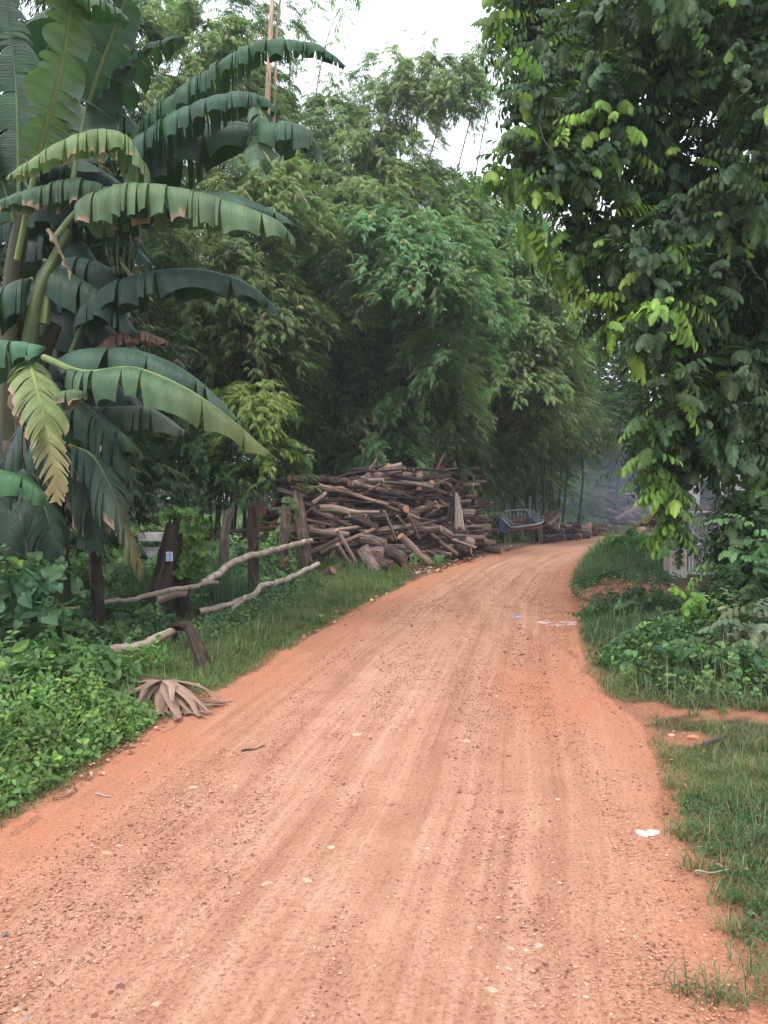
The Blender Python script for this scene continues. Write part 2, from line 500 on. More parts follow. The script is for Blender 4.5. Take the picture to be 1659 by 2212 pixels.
def make_road():
    ys = axis([(-5, 1.8, 0.4), (1.8, 8, 0.045), (8, 16, 0.09), (16, 30, 0.25), (30, 59, 0.8)])
    nt_ = 121
    t = np.linspace(0, 1, nt_)
    Yg, Tg = np.meshgrid(ys, t, indexing='ij')
    a = xl(Yg) - 0.05 + 0.16 * (fbm(Yg, Yg * 0, 0.45, 61) - 0.5); b = xr(Yg) + 0.05 + 0.2 * (fbm(Yg, Yg * 0 + 7, 0.4, 62) - 0.5)
    X = a + (b - a) * Tg
    Z = hgt(X, Yg) + 0.004
    micro = 0.010 * (fbm(X, Yg, 0.16, 71) - 0.5) + 0.012 * (vn(X * 6, Yg * 0.5, 1.0, 72) - 0.5)
    ed = np.minimum(Tg, 1 - Tg)
    Z = Z + micro * sstep(ed, 0, 0.05)
    Z = np.where(ed < 1e-6, Z - 0.035, Z)
    w = b - a
    dl = Tg * w; dr = (1 - Tg) * w
    red = np.maximum(1 - sstep(dl, 0.1, 0.95), 0.8 * (1 - sstep(dr, 0.05, 0.75)))
    # a redder moist band across the right of the mid road
    band = np.exp(-((Yg - 6.6) / 1.8) ** 2) * sstep(Tg, 0.66, 0.8)
    red = np.clip(np.maximum(red, band) * (0.55 + 0.9 * fbm(X, Yg, 0.7, 81)), 0, 1)
    crumbs = np.clip(0.35 + 1.1 * (fbm(Tg * 6, Yg * 0.35, 1.0, 82)), 0, 1)
    s = np.cumsum(np.hypot(np.gradient((xl(ys) + xr(ys)) / 2), np.gradient(ys)))[:, None] * np.ones(nt_)
    UV = np.stack([X - xl(Yg), s], -1)
    C = np.stack([red, crumbs, 0 * red], -1)
    ny, nx = X.shape
    i = np.arange(nx * ny).reshape(ny, nx)
    q = np.stack([i[:-1, :-1], i[:-1, 1:], i[1:, 1:], i[1:, :-1]], -1).reshape(-1, 4)
    g = Geo(); g.add(np.stack([X, Yg, Z], -1).reshape(-1, 3), q, C.reshape(-1, 3), UV=UV.reshape(-1, 2))
    o = g.build('road', road_mat(), smooth=True)
    tag(o, kind='structure')
make_road()

# ------------------------------------------------------------------ gravel and stones
def rock_template(seed, sub=0):
    q = np.random.default_rng(seed)
    V = np.array([[1, 0, 0], [-1, 0, 0], [0, 1, 0], [0, -1, 0], [0, 0, 1], [0, 0, -1],
                  [.6, .6, .5], [-.6, .6, .5], [-.6, -.6, .5], [.6, -.6, .5]], float)
    V = norm(V) * (0.75 + 0.5 * q.random((len(V), 1)))
    Fc = [[0, 6, 9], [6, 0, 2], [2, 7, 6], [7, 2, 1], [1, 8, 7], [8, 1, 3], [3, 9, 8], [9, 3, 0], [4, 6, 7], [4, 7, 8], [4, 8, 9], [4, 9, 6],
          [5, 2, 0], [5, 1, 2], [5, 3, 1], [5, 0, 3]]
    return V * np.array([1, 0.8, 0.55]), [np.array(Fc)], np.ones((len(V), 3))

M_STONE = plain('stone', (1, 1, 1), 0.9)
def stone_mat():
    m, nt, b = newmat('gravel_stone')
    at = N(nt, 'ShaderNodeAttribute', attribute_name='Col')
    tc = nt.nodes.new('ShaderNodeTexCoord')
    n = noise(nt, 40, 4, 0.7, tc.outputs['Object'])
    r = ramp(nt, n.outputs[0], [(0.3, (0.7, 0.66, 0.64)), (0.7, (1, 1, 1))])
    c = mixc(nt, 1.0, at.outputs['Color'], r.outputs[0], 'MULTIPLY')
    nt.links.new(c, b.inputs['Base Color']); b.inputs['Roughness'].default_value = 0.92
    b.inputs['Specular IOR Level'].default_value = 0.2
    bump(nt, b, n.outputs[0], 0.4, 0.01)
    return m
M_STONE = stone_mat()

def gravel():
    g = Geo()
    n = 100000
    y = 1.9 + 18 * rng.random(n) ** 1.9
    t = rng.random(n)
    a, b = xl(y) + 0.05, xr(y) - 0.02
    x = a + (b - a) * t
    keep = rng.random(n) < np.clip(1.9 * fbm(t * 7, y * 0.4, 1.0, 82) - 0.35, 0.06, 1) * sstep(t, 0.02, 0.25) * (1 - 0.93 * sstep(y, 8, 18.5))
    x, y, t = x[keep], y[keep], t[keep]; n = len(x)
    s = (0.0026 + 0.0042 * rng.random(n) ** 2.5) * (1 + 0.06 * y)
    big = rng.random(n) < 0.012; s[big] *= 2.2
    pal = np.array([[0.20, 0.085, 0.055], [0.30, 0.14, 0.09], [0.14, 0.07, 0.055], [0.52, 0.31, 0.22], [0.42, 0.22, 0.145], [0.19, 0.15, 0.15]])
    C = pal[rng.choice(6, n, p=[.16, .27, .05, .22, .28, .02])] * (0.8 + 0.4 * rng.random((n, 1)))
    z = hgt(x, y) + 0.004 + s * 0.25
    for k in range(5):
        m = np.arange(n) % 5 == k
        tv, tf, tc = rock_template(k)
        az = rng.random(m.sum()) * 6.28
        X = np.stack([np.cos(az), np.sin(az), 0.3 * (rng.random(m.sum()) - 0.5)], 1)
        Mx = frames(X, np.tile([0, 0, 1.0], (m.sum(), 1)))
        instance(g, tv, tf, tc, Mx, s[m], np.stack([x, y, z], 1)[m], C[m])
    tag(g.build('gravel', M_STONE), 'fine reddish gravel crumbs scattered over the dirt road', 'gravel', kind='stuff')
gravel()

def rock(u, v, w, col, label, seed, group=None, flat=0.5, name='stone', cat='stone'):
    p = G(u, v); z = float(hgt(p[0], p[1]))
    r = w / 2 * p[1] / F
    import bmesh
    bm = bmesh.new(); bmesh.ops.create_icosphere(bm, subdivisions=2, radius=1.0)
    q = np.random.default_rng(seed); off = q.random((4, 3)) * 2 - 1
    V = np.array([list(a.co) for a in bm.verts])
    for o in off:  # chip the lump with flat planes
        nrm = norm(o); d = V @ nrm; lim = 0.62
        V = V - np.maximum(d - lim, 0)[:, None] * nrm
    V = V + 0.07 * (q.random(V.shape) - 0.5)
    Fc = np.array([[a.index for a in f.verts] for f in bm.faces]); bm.free()
    V = V * np.array([r, r * 0.62, r * flat]) @ rotz(q.random() * 0.8 - 0.4).T
    g = Geo(); g.add(V + np.array([p[0], p[1], z + r * flat * 0.12]), Fc, col)
    o = g.build(name, M_STONE, origin=(p[0], p[1], z))
    tag(o, label, cat, group)
PALE = (0.50, 0.315, 0.235)
for u, v, w, c, lab in (
        (1061, 2130, 34, PALE, 'largest pale chipped stone on the road near the bottom edge of the photo'),
        (1163, 2038, 27, PALE, 'pale flat stone at the right end of the loose row on the lower road'),
        (1104, 2040, 20, PALE, 'small pale stone at the left end of the loose row on the lower road'),
        (1136, 2046, 15, (0.6, 0.44, 0.34), 'tiny pale stone in the middle of the loose row on the lower road'),
        (1100, 2085, 24, (0.5, 0.34, 0.29), 'pinkish grey stone just below the loose row of pale stones'),
        (1052, 2106, 20, PALE, 'pale stone just above the largest chipped stone on the lower road'),
        (574, 1911, 36, PALE, 'wide flat pale stone half buried left of centre on the road'),
        (662, 1906, 28, PALE, 'pale stone to the right of the wide half buried one, left of centre'),
        (717, 1834, 24, (0.55, 0.36, 0.25), 'tan stone lying alone near the centre of the lower road'),
        (231, 1845, 32, (0.45, 0.26, 0.18), 'flat reddish stone on the left part of the lower road'),
        (258, 1828, 22, (0.4, 0.25, 0.18), 'small reddish stone just behind the flat one on the left'),
        (417, 1701, 20, PALE, 'pale stone on the left wheel track halfway up the road'),
        (509, 1697, 26, (0.5, 0.27, 0.17), 'long orange stone beside the pale one halfway up the road'),
        (770, 1583, 24, PALE, 'pale flat stone near the middle of the road where it begins to bend'),
        (1006, 1600, 22, PALE, 'pale stone on the right half of the road at mid height'),
        (1210, 1905, 16, (0.6, 0.42, 0.32), 'small pale stone on the right wheel track of the lower road'),
        (1168, 1886, 14, (0.3, 0.16, 0.12), 'small dark stone near the right wheel track of the lower road'),
        (54, 2190, 26, (0.25, 0.2, 0.22), 'grey stone at the bottom left of the road'),
        (812, 1928, 12, (0.1, 0.05, 0.04), 'small blackish pebble near the centre of the lower road')):
    rock(u, v, w, c, lab, int(u * 7 + v))
rock(1497, 1603, 30, (0.42, 0.2, 0.12), 'orange brick chunk in the grass beside the side track', 5, flat=0.55, name='brick_chunk', cat='brick')
rock(1451, 1592, 22, (0.55, 0.32, 0.19), 'yellowish stone beside the orange brick chunk in the grass', 15, flat=0.4)

def splash(u0, u1, v, hv, n, col, label, seed, name='paint_splash', cat='splash'):
    """thin flakes of spilt white paint lying on the road"""
    q = np.random.default_rng(seed); g = Geo()
    for i in range(n):
        a = q.random(); u = u0 + (u1 - u0) * a; vv = v + hv * (q.random() - 0.5) * 2 * (1 - abs(2 * a - 1) * 0.6)
        p = G(u, vv); r = (0.005 + 0.016 * q.random()) * p[1] / 5
        k = 9; an = np.linspace(0, 6.283, k, endpoint=False)
        rr = r * (0.6 + 0.7 * q.random(k))
        pts = np.stack([p[0] + rr * np.cos(an) * 1.4, p[1] + rr * np.sin(an), an * 0], 1)
        pts[:, 2] = hgt(pts[:, 0], pts[:, 1]) + 0.011 + 0.001 * i / n
        low = pts.copy(); low[:, 2] -= 0.012
        V = np.vstack([pts, low, [[p[0], p[1], pts[:, 2].mean() + 0.002]]])
        f3 = [[2 * k, j, (j + 1) % k] for j in range(k)]
        f4 = [[j, j + k, (j + 1) % k + k, (j + 1) % k] for j in range(k)]
        g.add(V, [np.array(f3), np.array(f4)], np.array(col) * (0.85 + 0.15 * q.random()))
    p = G((u0 + u1) / 2, v)
    tag(g.build(name, M_STONE, origin=(p[0], p[1], float(hgt(p[0], p[1])))), label, cat)
splash(1378, 1418, 1799, 7, 22, (0.85, 0.86, 0.9), 'white paint splash on the road edge beside the lower right grass', 3)
splash(1160, 1245, 1346, 9, 36, (0.56, 0.42, 0.36), 'pale whitish splash across the road near the driveway mouth', 4)
splash(1105, 1124, 1331, 2.5, 7, (0.3, 0.32, 0.55), 'bluish flattened plastic scrap on the far middle road', 5, 'plastic_scrap', 'scrap')

def twig(pts, r, label, seed, mat=None, name='twig', z=0.012):
    w = [np.array([*G(u, v), 0]) for u, v in pts]
    w = crv(w, 9); w[:, 2] = hgt(w[:, 0], w[:, 1]) + z + 0.004 * np.sin(np.arange(9))
    g = Geo(); tube(g, w, np.linspace(r, r * 0.5, 9), 6, (1, 1, 1), rough=0.2, seed=seed)
    tag(g.build(name, mat or M_POST, origin=w[0]), label, 'twig')
twig([(522, 1624), (548, 1620), (572, 1612)], 0.007, 'thin forked grey twig lying on the left half of the road', 1)
twig([(1340, 1453), (1362, 1456), (1388, 1452)], 0.012, 'short brown stick in the grass below the weedy bank', 2, z=0.05)
twig([(1520, 1637), (1545, 1628), (1570, 1624)], 0.018, 'curved dry brown stick in the right hand grass', 3, z=0.06)
twig([(207, 1719), (225, 1722), (240, 1724)], 0.005, 'tiny straw coloured stick on the left road edge', 4, M_CULM)
twig([(1500, 1905), (1530, 1907), (1575, 1905)], 0.004, 'thin straw lying across the lower right grass edge', 6, M_CULM, z=0.05)
# ------------------------------------------------------------------ leaf templates
def join_tpl(parts):
    V = []; F4 = []; F3 = []; C = []; n = 0
    for v, f, c in parts:
        V.append(v); C.append(c)
        for a in f:
            (F4 if a.shape[1] == 4 else F3).append(a + n)
        n += len(v)
    out = []
    if F4: out.append(np.concatenate(F4))
    if F3: out.append(np.concatenate(F3))
    return np.concatenate(V), out, np.concatenate(C)

def kite(w):
    V = np.array([[0, 0, 0], [0.3, w, 0.02], [1, 0, -0.06], [0.3, -w, 0.02]], float)
    return V, [np.array([[0, 3, 2, 1]])], np.ones((4, 3))

def broad(w, fold=0.25, curl=0.2):
    t = np.array([0, .2, .5, .8, 1.0]); hw = np.array([0, .62, 1.0, .78, 0]) * w
    z = -curl * t ** 2
    V = [[0, 0, 0]]
    for i in (1, 2, 3):
        V += [[t[i], hw[i], z[i] + fold * hw[i]], [t[i], 0, z[i]], [t[i], -hw[i], z[i] + fold * hw[i]]]
    V += [[1, 0, z[4]]]
    Fq = [[1, 2, 5, 4], [2, 3, 6, 5], [4, 5, 8, 7], [5, 6, 9, 8]]
    Ft = [[0, 2, 1], [0, 3, 2], [7, 8, 10], [8, 9, 10]]
    C = np.ones((11, 3)); C[[0, 2, 5, 8, 10]] = (1.12, 1.12, 1.1)
    return np.array(V, float), [np.array(Fq), np.array(Ft)], C

def heart(curl=0.25):
    a = np.array([[0, 0], [-.18, .22], [-.1, .45], [.2, .55], [.6, .36], [1, 0], [.6, -.36], [.2, -.55], [-.1, -.45], [-.18, -.22], [.35, 0]])
    V = np.column_stack([a, -curl * a[:, 0] ** 2 + 0.3 * np.abs(a[:, 1])])
    Ft = [[10, i + 1, i] for i in range(9)] + [[10, 0, 9]]
    C = np.ones((11, 3)); C[10] = 1.1
    return V, [np.array(Ft)], C

def place_leaf(tpl, pos, dirv, up, size, tone=1.0):
    M = frames(np.array([dirv], float), np.array([up], float))[0]
    v = tpl[0] @ M.T * size + np.asarray(pos, float)
    return v, tpl[1], tpl[2] * tone

def bamboo_spray(seed, nl=13):
    """a drooping twig with long narrow leaves, unit metres"""
    q = np.random.default_rng(seed); parts = []
    L = 0.42
    for i in range(nl):
        t = (i + 0.5) / nl
        p = np.array([L * t, 0.02 * (q.random() - 0.5), 0.04 * t - 0.22 * t * t])
        side = 1 if i % 2 else -1
        d = np.array([0.55 + 0.5 * t, side * (0.65 - 0.35 * t) * (0.5 + q.random()), -0.75 - 0.5 * q.random()])
        up = np.array([0.4 * (q.random() - 0.5) + 0.3, 0.8 * (q.random() - 0.5), 1.0])
        parts.append(place_leaf(kite(0.075 + 0.025 * q.random()), p, d, up, 0.16 + 0.09 * q.random(), 0.8 + 0.4 * q.random()))
    return join_tpl(parts)

def broad_spray(seed, nl=9, size=0.155, w=0.26, L=0.42, hang=1.0):
    """a hanging twig of broad alternate leaves"""
    q = np.random.default_rng(seed); parts = []
    for i in range(nl):
        t = (i + 0.3) / nl
        p = np.array([L * t, 0, 0.02 * t - 0.3 * L * t * t])
        side = 1 if i % 2 else -1
        d = np.array([0.35 + 0.5 * t, side * (0.75 - 0.4 * t), -0.55 * hang - 0.75 * q.random() * hang])
        if i == nl - 1: d = np.array([1, 0, -0.9 * hang])
        up = np.array([0.75 + 0.5 * (q.random() - 0.5), 0.4 * (q.random() - 0.5), 0.75])
        s = size * (0.75 + 0.5 * q.random()) * (0.75 + 0.25 * math.sin(3.14 * min(1, t + 0.15)))
        parts.append(place_leaf(broad(w * (0.9 + 0.25 * q.random()), 0.2, 0.15 + 0.2 * q.random()), p, d, up, s, 0.82 + 0.36 * q.random()))
    return join_tpl(parts)

def fine_spray(seed, nl=14, size=0.16, L=0.6):
    q = np.random.default_rng(seed); parts = []
    for i in range(nl):
        t = (i + 0.3) / nl
        p = np.array([L * t, 0, -0.12 * t * t])
        side = 1 if i % 2 else -1
        d = np.array([0.5, side, -0.35 * q.random()])
        up = np.array([0.5 * (q.random() - 0.5), 0.5 * (q.random() - 0.5), 1])
        parts.append(place_leaf(kite(0.22), p, d, up, size * (0.7 + 0.6 * q.random()), 0.8 + 0.4 * q.random()))
    return join_tpl(parts)

def weed_spray(seed, nl=7, size=0.055, tpl=None, L=0.13):
    """a short upright stem with leaves round it"""
    q = np.random.default_rng(seed); parts = []
    for i in range(nl):
        t = (i + 0.5) / nl; a = i * 2.4 + q.random()
        p = np.array([L * t, 0.012 * math.cos(a), 0.012 * math.sin(a)])
        d = np.array([0.35 + 0.3 * q.random(), math.cos(a), math.sin(a)])
        up = np.array([1.0, -0.4 * math.cos(a), -0.4 * math.sin(a)])
        parts.append(place_leaf(tpl or broad(0.3, 0.2, 0.25), p, d, up, size * (0.7 + 0.6 * q.random()), 0.8 + 0.4 * q.random()))
    return join_tpl(parts)

T_BAM = [bamboo_spray(i) for i in range(6)]
T_BROAD = [broad_spray(20 + i, 9 + i % 3, 0.098 + 0.011 * (i % 4), 0.27, 0.36) for i in range(7)]
T_FINE = [fine_spray(40 + i) for i in range(4)]
T_WEED = [weed_spray(60 + i) for i in range(5)]
T_HEDGE = [broad_spray(80 + i, 9, 0.07, 0.33, 0.26, 0.6) for i in range(5)]
T_HEART = [weed_spray(100 + i, 3, 0.15, heart(), 0.22) for i in range(4)]
T_SMALLHEART = [weed_spray(120 + i, 5, 0.07, heart(), 0.16) for i in range(4)]

def vary(C, n, q, amt=0.22, warm=0.12):
    C = np.asarray(C, float) * np.ones((n, 3))
    v = 1 + amt * (q.random((n, 1)) * 2 - 1)
    h = warm * (q.random((n, 1)) * 2 - 1)
    return np.clip(C * v * np.hstack([1 + h, np.ones((n, 1)), 1 - h]), 0.002, 1)

def spread(g, tpls, O, X, up, S, C, q):
    """write one template per origin, shared out between the variants"""
    n = len(O); pick = q.integers(0, len(tpls), n)
    M = frames(X, up)
    for k, (tv, tf, tc) in enumerate(tpls):
        m = pick == k
        if m.any(): instance(g, tv, tf, tc, M[m], S[m], O[m], C[m])

def sphere_dirs(n, q, bias=0.0):
    z = np.clip(q.random(n) * 2 - 1 + bias * q.random(n), -1, 1)
    a = q.random(n) * 6.2832; r = np.sqrt(1 - z * z)
    return np.stack([r * np.cos(a), r * np.sin(a), z], 1)

def lobe_world(l):
    u, v, ru, rv, d = l[:5]
    c = P(u, v, d); rx = ru * d / F; rz = rv * d / F
    ry = l[5].get('dy', 0.8 * min(rx, rz) + 0.2 * max(rx, rz)) if len(l) > 5 and isinstance(l[5], dict) else 0.8 * min(rx, rz) + 0.2 * max(rx, rz)
    c = c + np.array([0, ry * 0.6, 0])
    return c, np.array([rx, ry, rz])

GREEN_B = (0.155, 0.245, 0.096)
def bamboo_lobe(g, l, q, dens=1.0, base=GREEN_B, straw=0.12, size=1.0):
    size = size * 0.63
    """drooping plumes of leaf sprays over one lobe"""
    c, r = lobe_world(l)
    area = 4 * math.pi * (((r[0] * r[1]) ** 1.6 + (r[0] * r[2]) ** 1.6 + (r[1] * r[2]) ** 1.6) / 3) ** (1 / 1.6)
    npl = max(6, int(area * 1.55 * dens / size ** 2))
    D = sphere_dirs(npl, q, 0.5)
    D = D[(D[:, 1] < 0.45)]
    npl = len(D)
    shell = 0.55 + 0.5 * q.random(npl) ** 0.7
    A = c + D * r * shell[:, None]
    O = []; X = []; T = []
    per = 26
    tint = vary(base, npl, q, 0.25, 0.09)
    Cc = []
    Lh = (0.6 + 0.75 * q.random(npl)) * size
    hx = D.copy(); hx[:, 2] = 0; hx = norm(hx + 0.45 * (q.random((npl, 3)) - 0.5) * np.array([1, 1, 0]))
    rise = 0.2 + 0.7 * np.maximum(D[:, 2], 0)
    for k in range(per):
        t = q.random(npl) ** 0.8
        pos = A + hx * (Lh * t)[:, None]
        pos[:, 2] += Lh * (rise * t - 1.25 * t * t)
        spreadr = (0.08 + 0.24 * t)[:, None] * size
        pos += (q.random((npl, 3)) - 0.5) * 2 * spreadr * np.array([1, 1, 0.8])
        az = hx * (0.5 + 0.7 * q.random((npl, 1))) + 1.1 * (q.random((npl, 3)) - 0.5)
        az[:, 2] = 0.25 - 0.9 * t * q.random(npl)
        O.append(pos); X.append(az); Cc.append(tint)
    O = np.concatenate(O); X = np.concatenate(X); Cc = np.concatenate(Cc)
    n = len(O)
    Cc = Cc * (0.8 + 0.4 * q.random((n, 1)))
    s = q.random(n) < straw * 0.55
    Cc[s] = np.array([0.27, 0.26, 0.12]) * (0.7 + 0.6 * q.random((s.sum(), 1)))
    O[:, 2] = np.maximum(O[:, 2], 0.15)
    spread(g, T_BAM, O, X, np.tile([0, 0, 1.0], (n, 1)), (0.8 + 0.45 * q.random(n)) * size, Cc, q)
    # inner leaves that close the view through the lobe
    ni = int(len(O) * 0.22)
    D = sphere_dirs(ni, q); Oi = c + D * r * (0.8 * q.random((ni, 1)) ** 0.5)
    Oi[:, 1] += r[1] * 0.3
    Oi[:, 2] = np.maximum(Oi[:, 2], 0.15)
    Xi = sphere_dirs(ni, q); Xi[:, 2] *= 0.3
    spread(g, T_BAM, Oi, Xi, np.tile([0, 0, 1.0], (ni, 1)), (1.2 + 0.6 * q.random(ni)) * size, vary(np.array(base) * 0.9, ni, q), q)

def culm(parent, base, tip, rad, bend=0.15, seed=0, mat=None, name='culm', col=(1, 1, 1)):
    q = np.random.default_rng(seed)
    base = np.asarray(base, float); tip = np.asarray(tip, float)
    mid = base + (tip - base) * np.array([0.3, 0.3, 0.62]) + (q.random(3) - 0.5) * bend * np.array([1, 1, 0.3])
    pts = crv([base, mid, tip], 26)
    rr = np.linspace(rad, rad * 0.35, 26) * (1 + 0.12 * (np.arange(26) % 3 == 0))
    g = Geo(); tube(g, pts, rr, 6, col, seed=seed)
    return g.build(name, mat or M_GREENCULM, parent)

def bamboo_clump(label, lobes, base_uvd, seed, dens=1.0, culms=6, base=GREEN_B, straw=0.12, size=1.0, name='bamboo_clump', rad=0.045, group=None):
    q = np.random.default_rng(seed)
    u, v, d = base_uvd
    b = P(u, v, d); b[2] = float(hgt(b[0], b[1]))
    root = empty(name, b, label, 'bamboo', group)
    g = Geo()
    for l in lobes:
        opt = l[5] if len(l) > 5 else {}
        bamboo_lobe(g, l, q, dens * opt.get('dens', 1.0), opt.get('base', base), opt.get('straw', straw), size * opt.get('size', 1.0))
    g.build('foliage', M_BAMBOO, root)
    for i in range(culms):
        l = lobes[i % len(lobes)]
        c, r = lobe_world(l)
        tip = c + (q.random(3) - 0.5) * r * np.array([1.0, 0.8, 0.8])
        bb = b + np.array([(q.random() - 0.5) * 2.2, (q.random() - 0.3) * 1.5, -0.05])
        culm(root, bb, tip, rad * (0.7 + 0.5 * q.random()), 0.8, seed * 50 + i)
    return root

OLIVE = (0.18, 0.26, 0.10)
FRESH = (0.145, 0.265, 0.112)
DARKG = (0.08, 0.13, 0.05)  # darker leaf green; in recesses under and behind domes it paints the shade
# the huge middle clump: a great dome over hanging curtains of leaves
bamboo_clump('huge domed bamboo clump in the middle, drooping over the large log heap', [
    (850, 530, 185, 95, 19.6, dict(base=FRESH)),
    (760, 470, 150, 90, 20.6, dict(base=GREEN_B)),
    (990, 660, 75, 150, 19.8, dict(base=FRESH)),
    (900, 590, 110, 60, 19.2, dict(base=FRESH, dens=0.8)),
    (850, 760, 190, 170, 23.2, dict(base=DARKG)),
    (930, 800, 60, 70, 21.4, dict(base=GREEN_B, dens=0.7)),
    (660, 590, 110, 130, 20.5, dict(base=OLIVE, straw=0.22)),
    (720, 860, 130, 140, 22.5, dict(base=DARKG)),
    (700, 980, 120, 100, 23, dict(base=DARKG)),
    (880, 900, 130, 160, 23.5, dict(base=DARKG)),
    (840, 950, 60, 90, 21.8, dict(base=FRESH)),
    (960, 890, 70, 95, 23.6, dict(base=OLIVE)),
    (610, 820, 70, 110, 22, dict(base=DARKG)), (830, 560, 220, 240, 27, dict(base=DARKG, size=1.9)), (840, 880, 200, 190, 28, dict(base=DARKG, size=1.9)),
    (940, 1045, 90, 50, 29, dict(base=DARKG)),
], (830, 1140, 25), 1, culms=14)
bamboo_clump('tall feathery bamboo rising behind the domed clump and arching towards the sky gap', [
    (800, 375, 150, 95, 24, dict(base=OLIVE, straw=0.2)),
    (850, 245, 75, 85, 24.5, dict(base=OLIVE, dens=1.0, straw=0.2)),
    (945, 170, 85, 60, 24.5, dict(base=OLIVE, dens=1.0, straw=0.22)),
    (1030, 170, 55, 60, 24.5, dict(base=GREEN_B, dens=0.7)),
    (1080, 110, 30, 40, 24.5, dict(dens=0.5)),
    (860, 140, 50, 50, 25, dict(base=OLIVE, dens=0.6)),
    (700, 270, 75, 90, 25.5, dict(dens=0.8)),
    (760, 200, 50, 50, 26, dict(dens=0.35)),
    (640, 330, 75, 100, 25.5, {}),
    (960, 420, 55, 70, 25, dict(base=OLIVE)),
    (1020, 480, 70, 60, 25, {}),
], (880, 1120, 28), 2, culms=10, rad=0.05)
bamboo_clump('tall olive bamboo clump top left behind the banana leaves', [
    (430, 110, 90, 100, 19, dict(base=OLIVE, straw=0.2)),
    (380, 260, 90, 110, 19, dict(base=OLIVE, straw=0.2)),
    (480, 40, 70, 60, 19.5, dict(base=GREEN_B)),
    (505, 200, 60, 110, 20, dict(base=GREEN_B)),
    (560, 130, 40, 60, 21, dict(base=DARKG, dens=0.6)),
    (590, 240, 55, 90, 22, dict(base=DARKG)),
    (340, 20, 60, 70, 20, dict(base=OLIVE)),
    (560, 30, 60, 40, 21, dict(base=DARKG, dens=0.18)),
    (300, 420, 120, 130, 21, dict(base=DARKG)),
], (430, 1150, 19), 3, culms=9)
bamboo_clump('straw tinged bamboo clump between the banana leaves and the domed clump', [
    (570, 430, 105, 95, 18.5, dict(base=OLIVE, straw=0.25)),
    (480, 560, 120, 90, 18, dict(base=(0.135, 0.195, 0.068), straw=0.25)),
    (430, 700, 130, 110, 18, dict(base=(0.12, 0.175, 0.06), straw=0.2)),
    (560, 690, 90, 100, 18, dict(base=(0.12, 0.175, 0.06), straw=0.2)),
    (520, 820, 120, 90, 19.5, dict(base=DARKG)),
    (330, 620, 110, 130, 19.5, dict(base=DARKG)),
    (340, 850, 150, 130, 20, dict(base=DARKG)),
    (150, 850, 180, 200, 17, dict(base=DARKG, dens=0.7)),
    (120, 500, 180, 220, 17, dict(base=DARKG, dens=0.7)), (480, 620, 220, 330, 25, dict(base=DARKG, size=1.9)),
], (470, 1160, 20.5), 4, culms=9)
bamboo_clump('olive bamboo clump standing behind the metal cart', [
    (1120, 520, 70, 75, 25, dict(base=FRESH)),
    (1085, 640, 60, 90, 24.5, dict(base=GREEN_B)),
    (1170, 660, 80, 95, 25, dict(base=OLIVE)),
    (1120, 800, 90, 100, 25, dict(base=OLIVE)),
    (1180, 830, 65, 120, 26, dict(base=(0.11, 0.15, 0.06))), (1100, 780, 110, 230, 31, dict(base=DARKG, size=1.9)),
    (1060, 890, 80, 90, 27, dict(base=DARKG)),
    (1130, 940, 75, 100, 29, dict(base=(0.09, 0.125, 0.05))),
    (1120, 1050, 100, 30, 32, dict(base=DARKG)),
    (1010, 1010, 60, 60, 27.5, dict(base=DARKG)),
], (1120, 1150, 29.5), 5, culms=10)
bamboo_clump('bright low bamboo bush just behind the post and rail fence', [
    (545, 900, 62, 70, 15.6, dict(base=(0.17, 0.235, 0.055), straw=0.2)),
    (575, 980, 42, 55, 15.6, dict(base=(0.10, 0.17, 0.05))),
    (470, 880, 60, 45, 15.8, dict(base=(0.17, 0.23, 0.055))),
    (430, 985, 110, 70, 15.8, dict(base=(0.06, 0.125, 0.045), straw=0.04)),
    (320, 1010, 80, 60, 15.8, dict(base=(0.05, 0.11, 0.04), straw=0.04)),
    (520, 1040, 70, 30, 16.2, dict(base=(0.06, 0.12, 0.045), straw=0.04)),
], (470, 1180, 16.8), 6, culms=7, size=0.8, rad=0.02)
bamboo_clump('dark bamboo clump at the road bend above the row of short logs', [
    (1215, 860, 50, 100, 30, dict(base=DARKG)),
    (1200, 940, 60, 70, 32, dict(base=DARKG)),
    (1260, 910, 50, 75, 33, dict(base=DARKG)),
    (1290, 960, 45, 40, 35, dict(base=DARKG)),
    (1170, 990, 45, 40, 33, dict(base=DARKG)),
], (1190, 1130, 31.5), 7, culms=12)

bamboo_clump('added dark backdrop thicket closing the view and deepening shade behind the banana plants', [
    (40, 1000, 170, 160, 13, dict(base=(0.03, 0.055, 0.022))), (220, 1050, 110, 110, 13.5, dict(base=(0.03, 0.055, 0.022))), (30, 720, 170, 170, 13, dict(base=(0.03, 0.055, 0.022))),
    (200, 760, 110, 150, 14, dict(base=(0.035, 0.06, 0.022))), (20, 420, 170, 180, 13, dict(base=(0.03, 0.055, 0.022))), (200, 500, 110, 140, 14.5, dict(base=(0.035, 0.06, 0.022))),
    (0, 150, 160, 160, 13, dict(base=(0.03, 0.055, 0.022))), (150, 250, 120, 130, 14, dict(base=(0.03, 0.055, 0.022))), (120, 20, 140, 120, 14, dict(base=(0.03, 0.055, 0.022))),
    (250, 90, 60, 90, 15, dict(base=DARKG)), (-50, 1200, 200, 120, 12.5, dict(base=(0.03, 0.055, 0.022)))], (60, 1200, 13.5), 8, dens=0.75, culms=8)  # added backdrop, deep shade put into its leaf colour

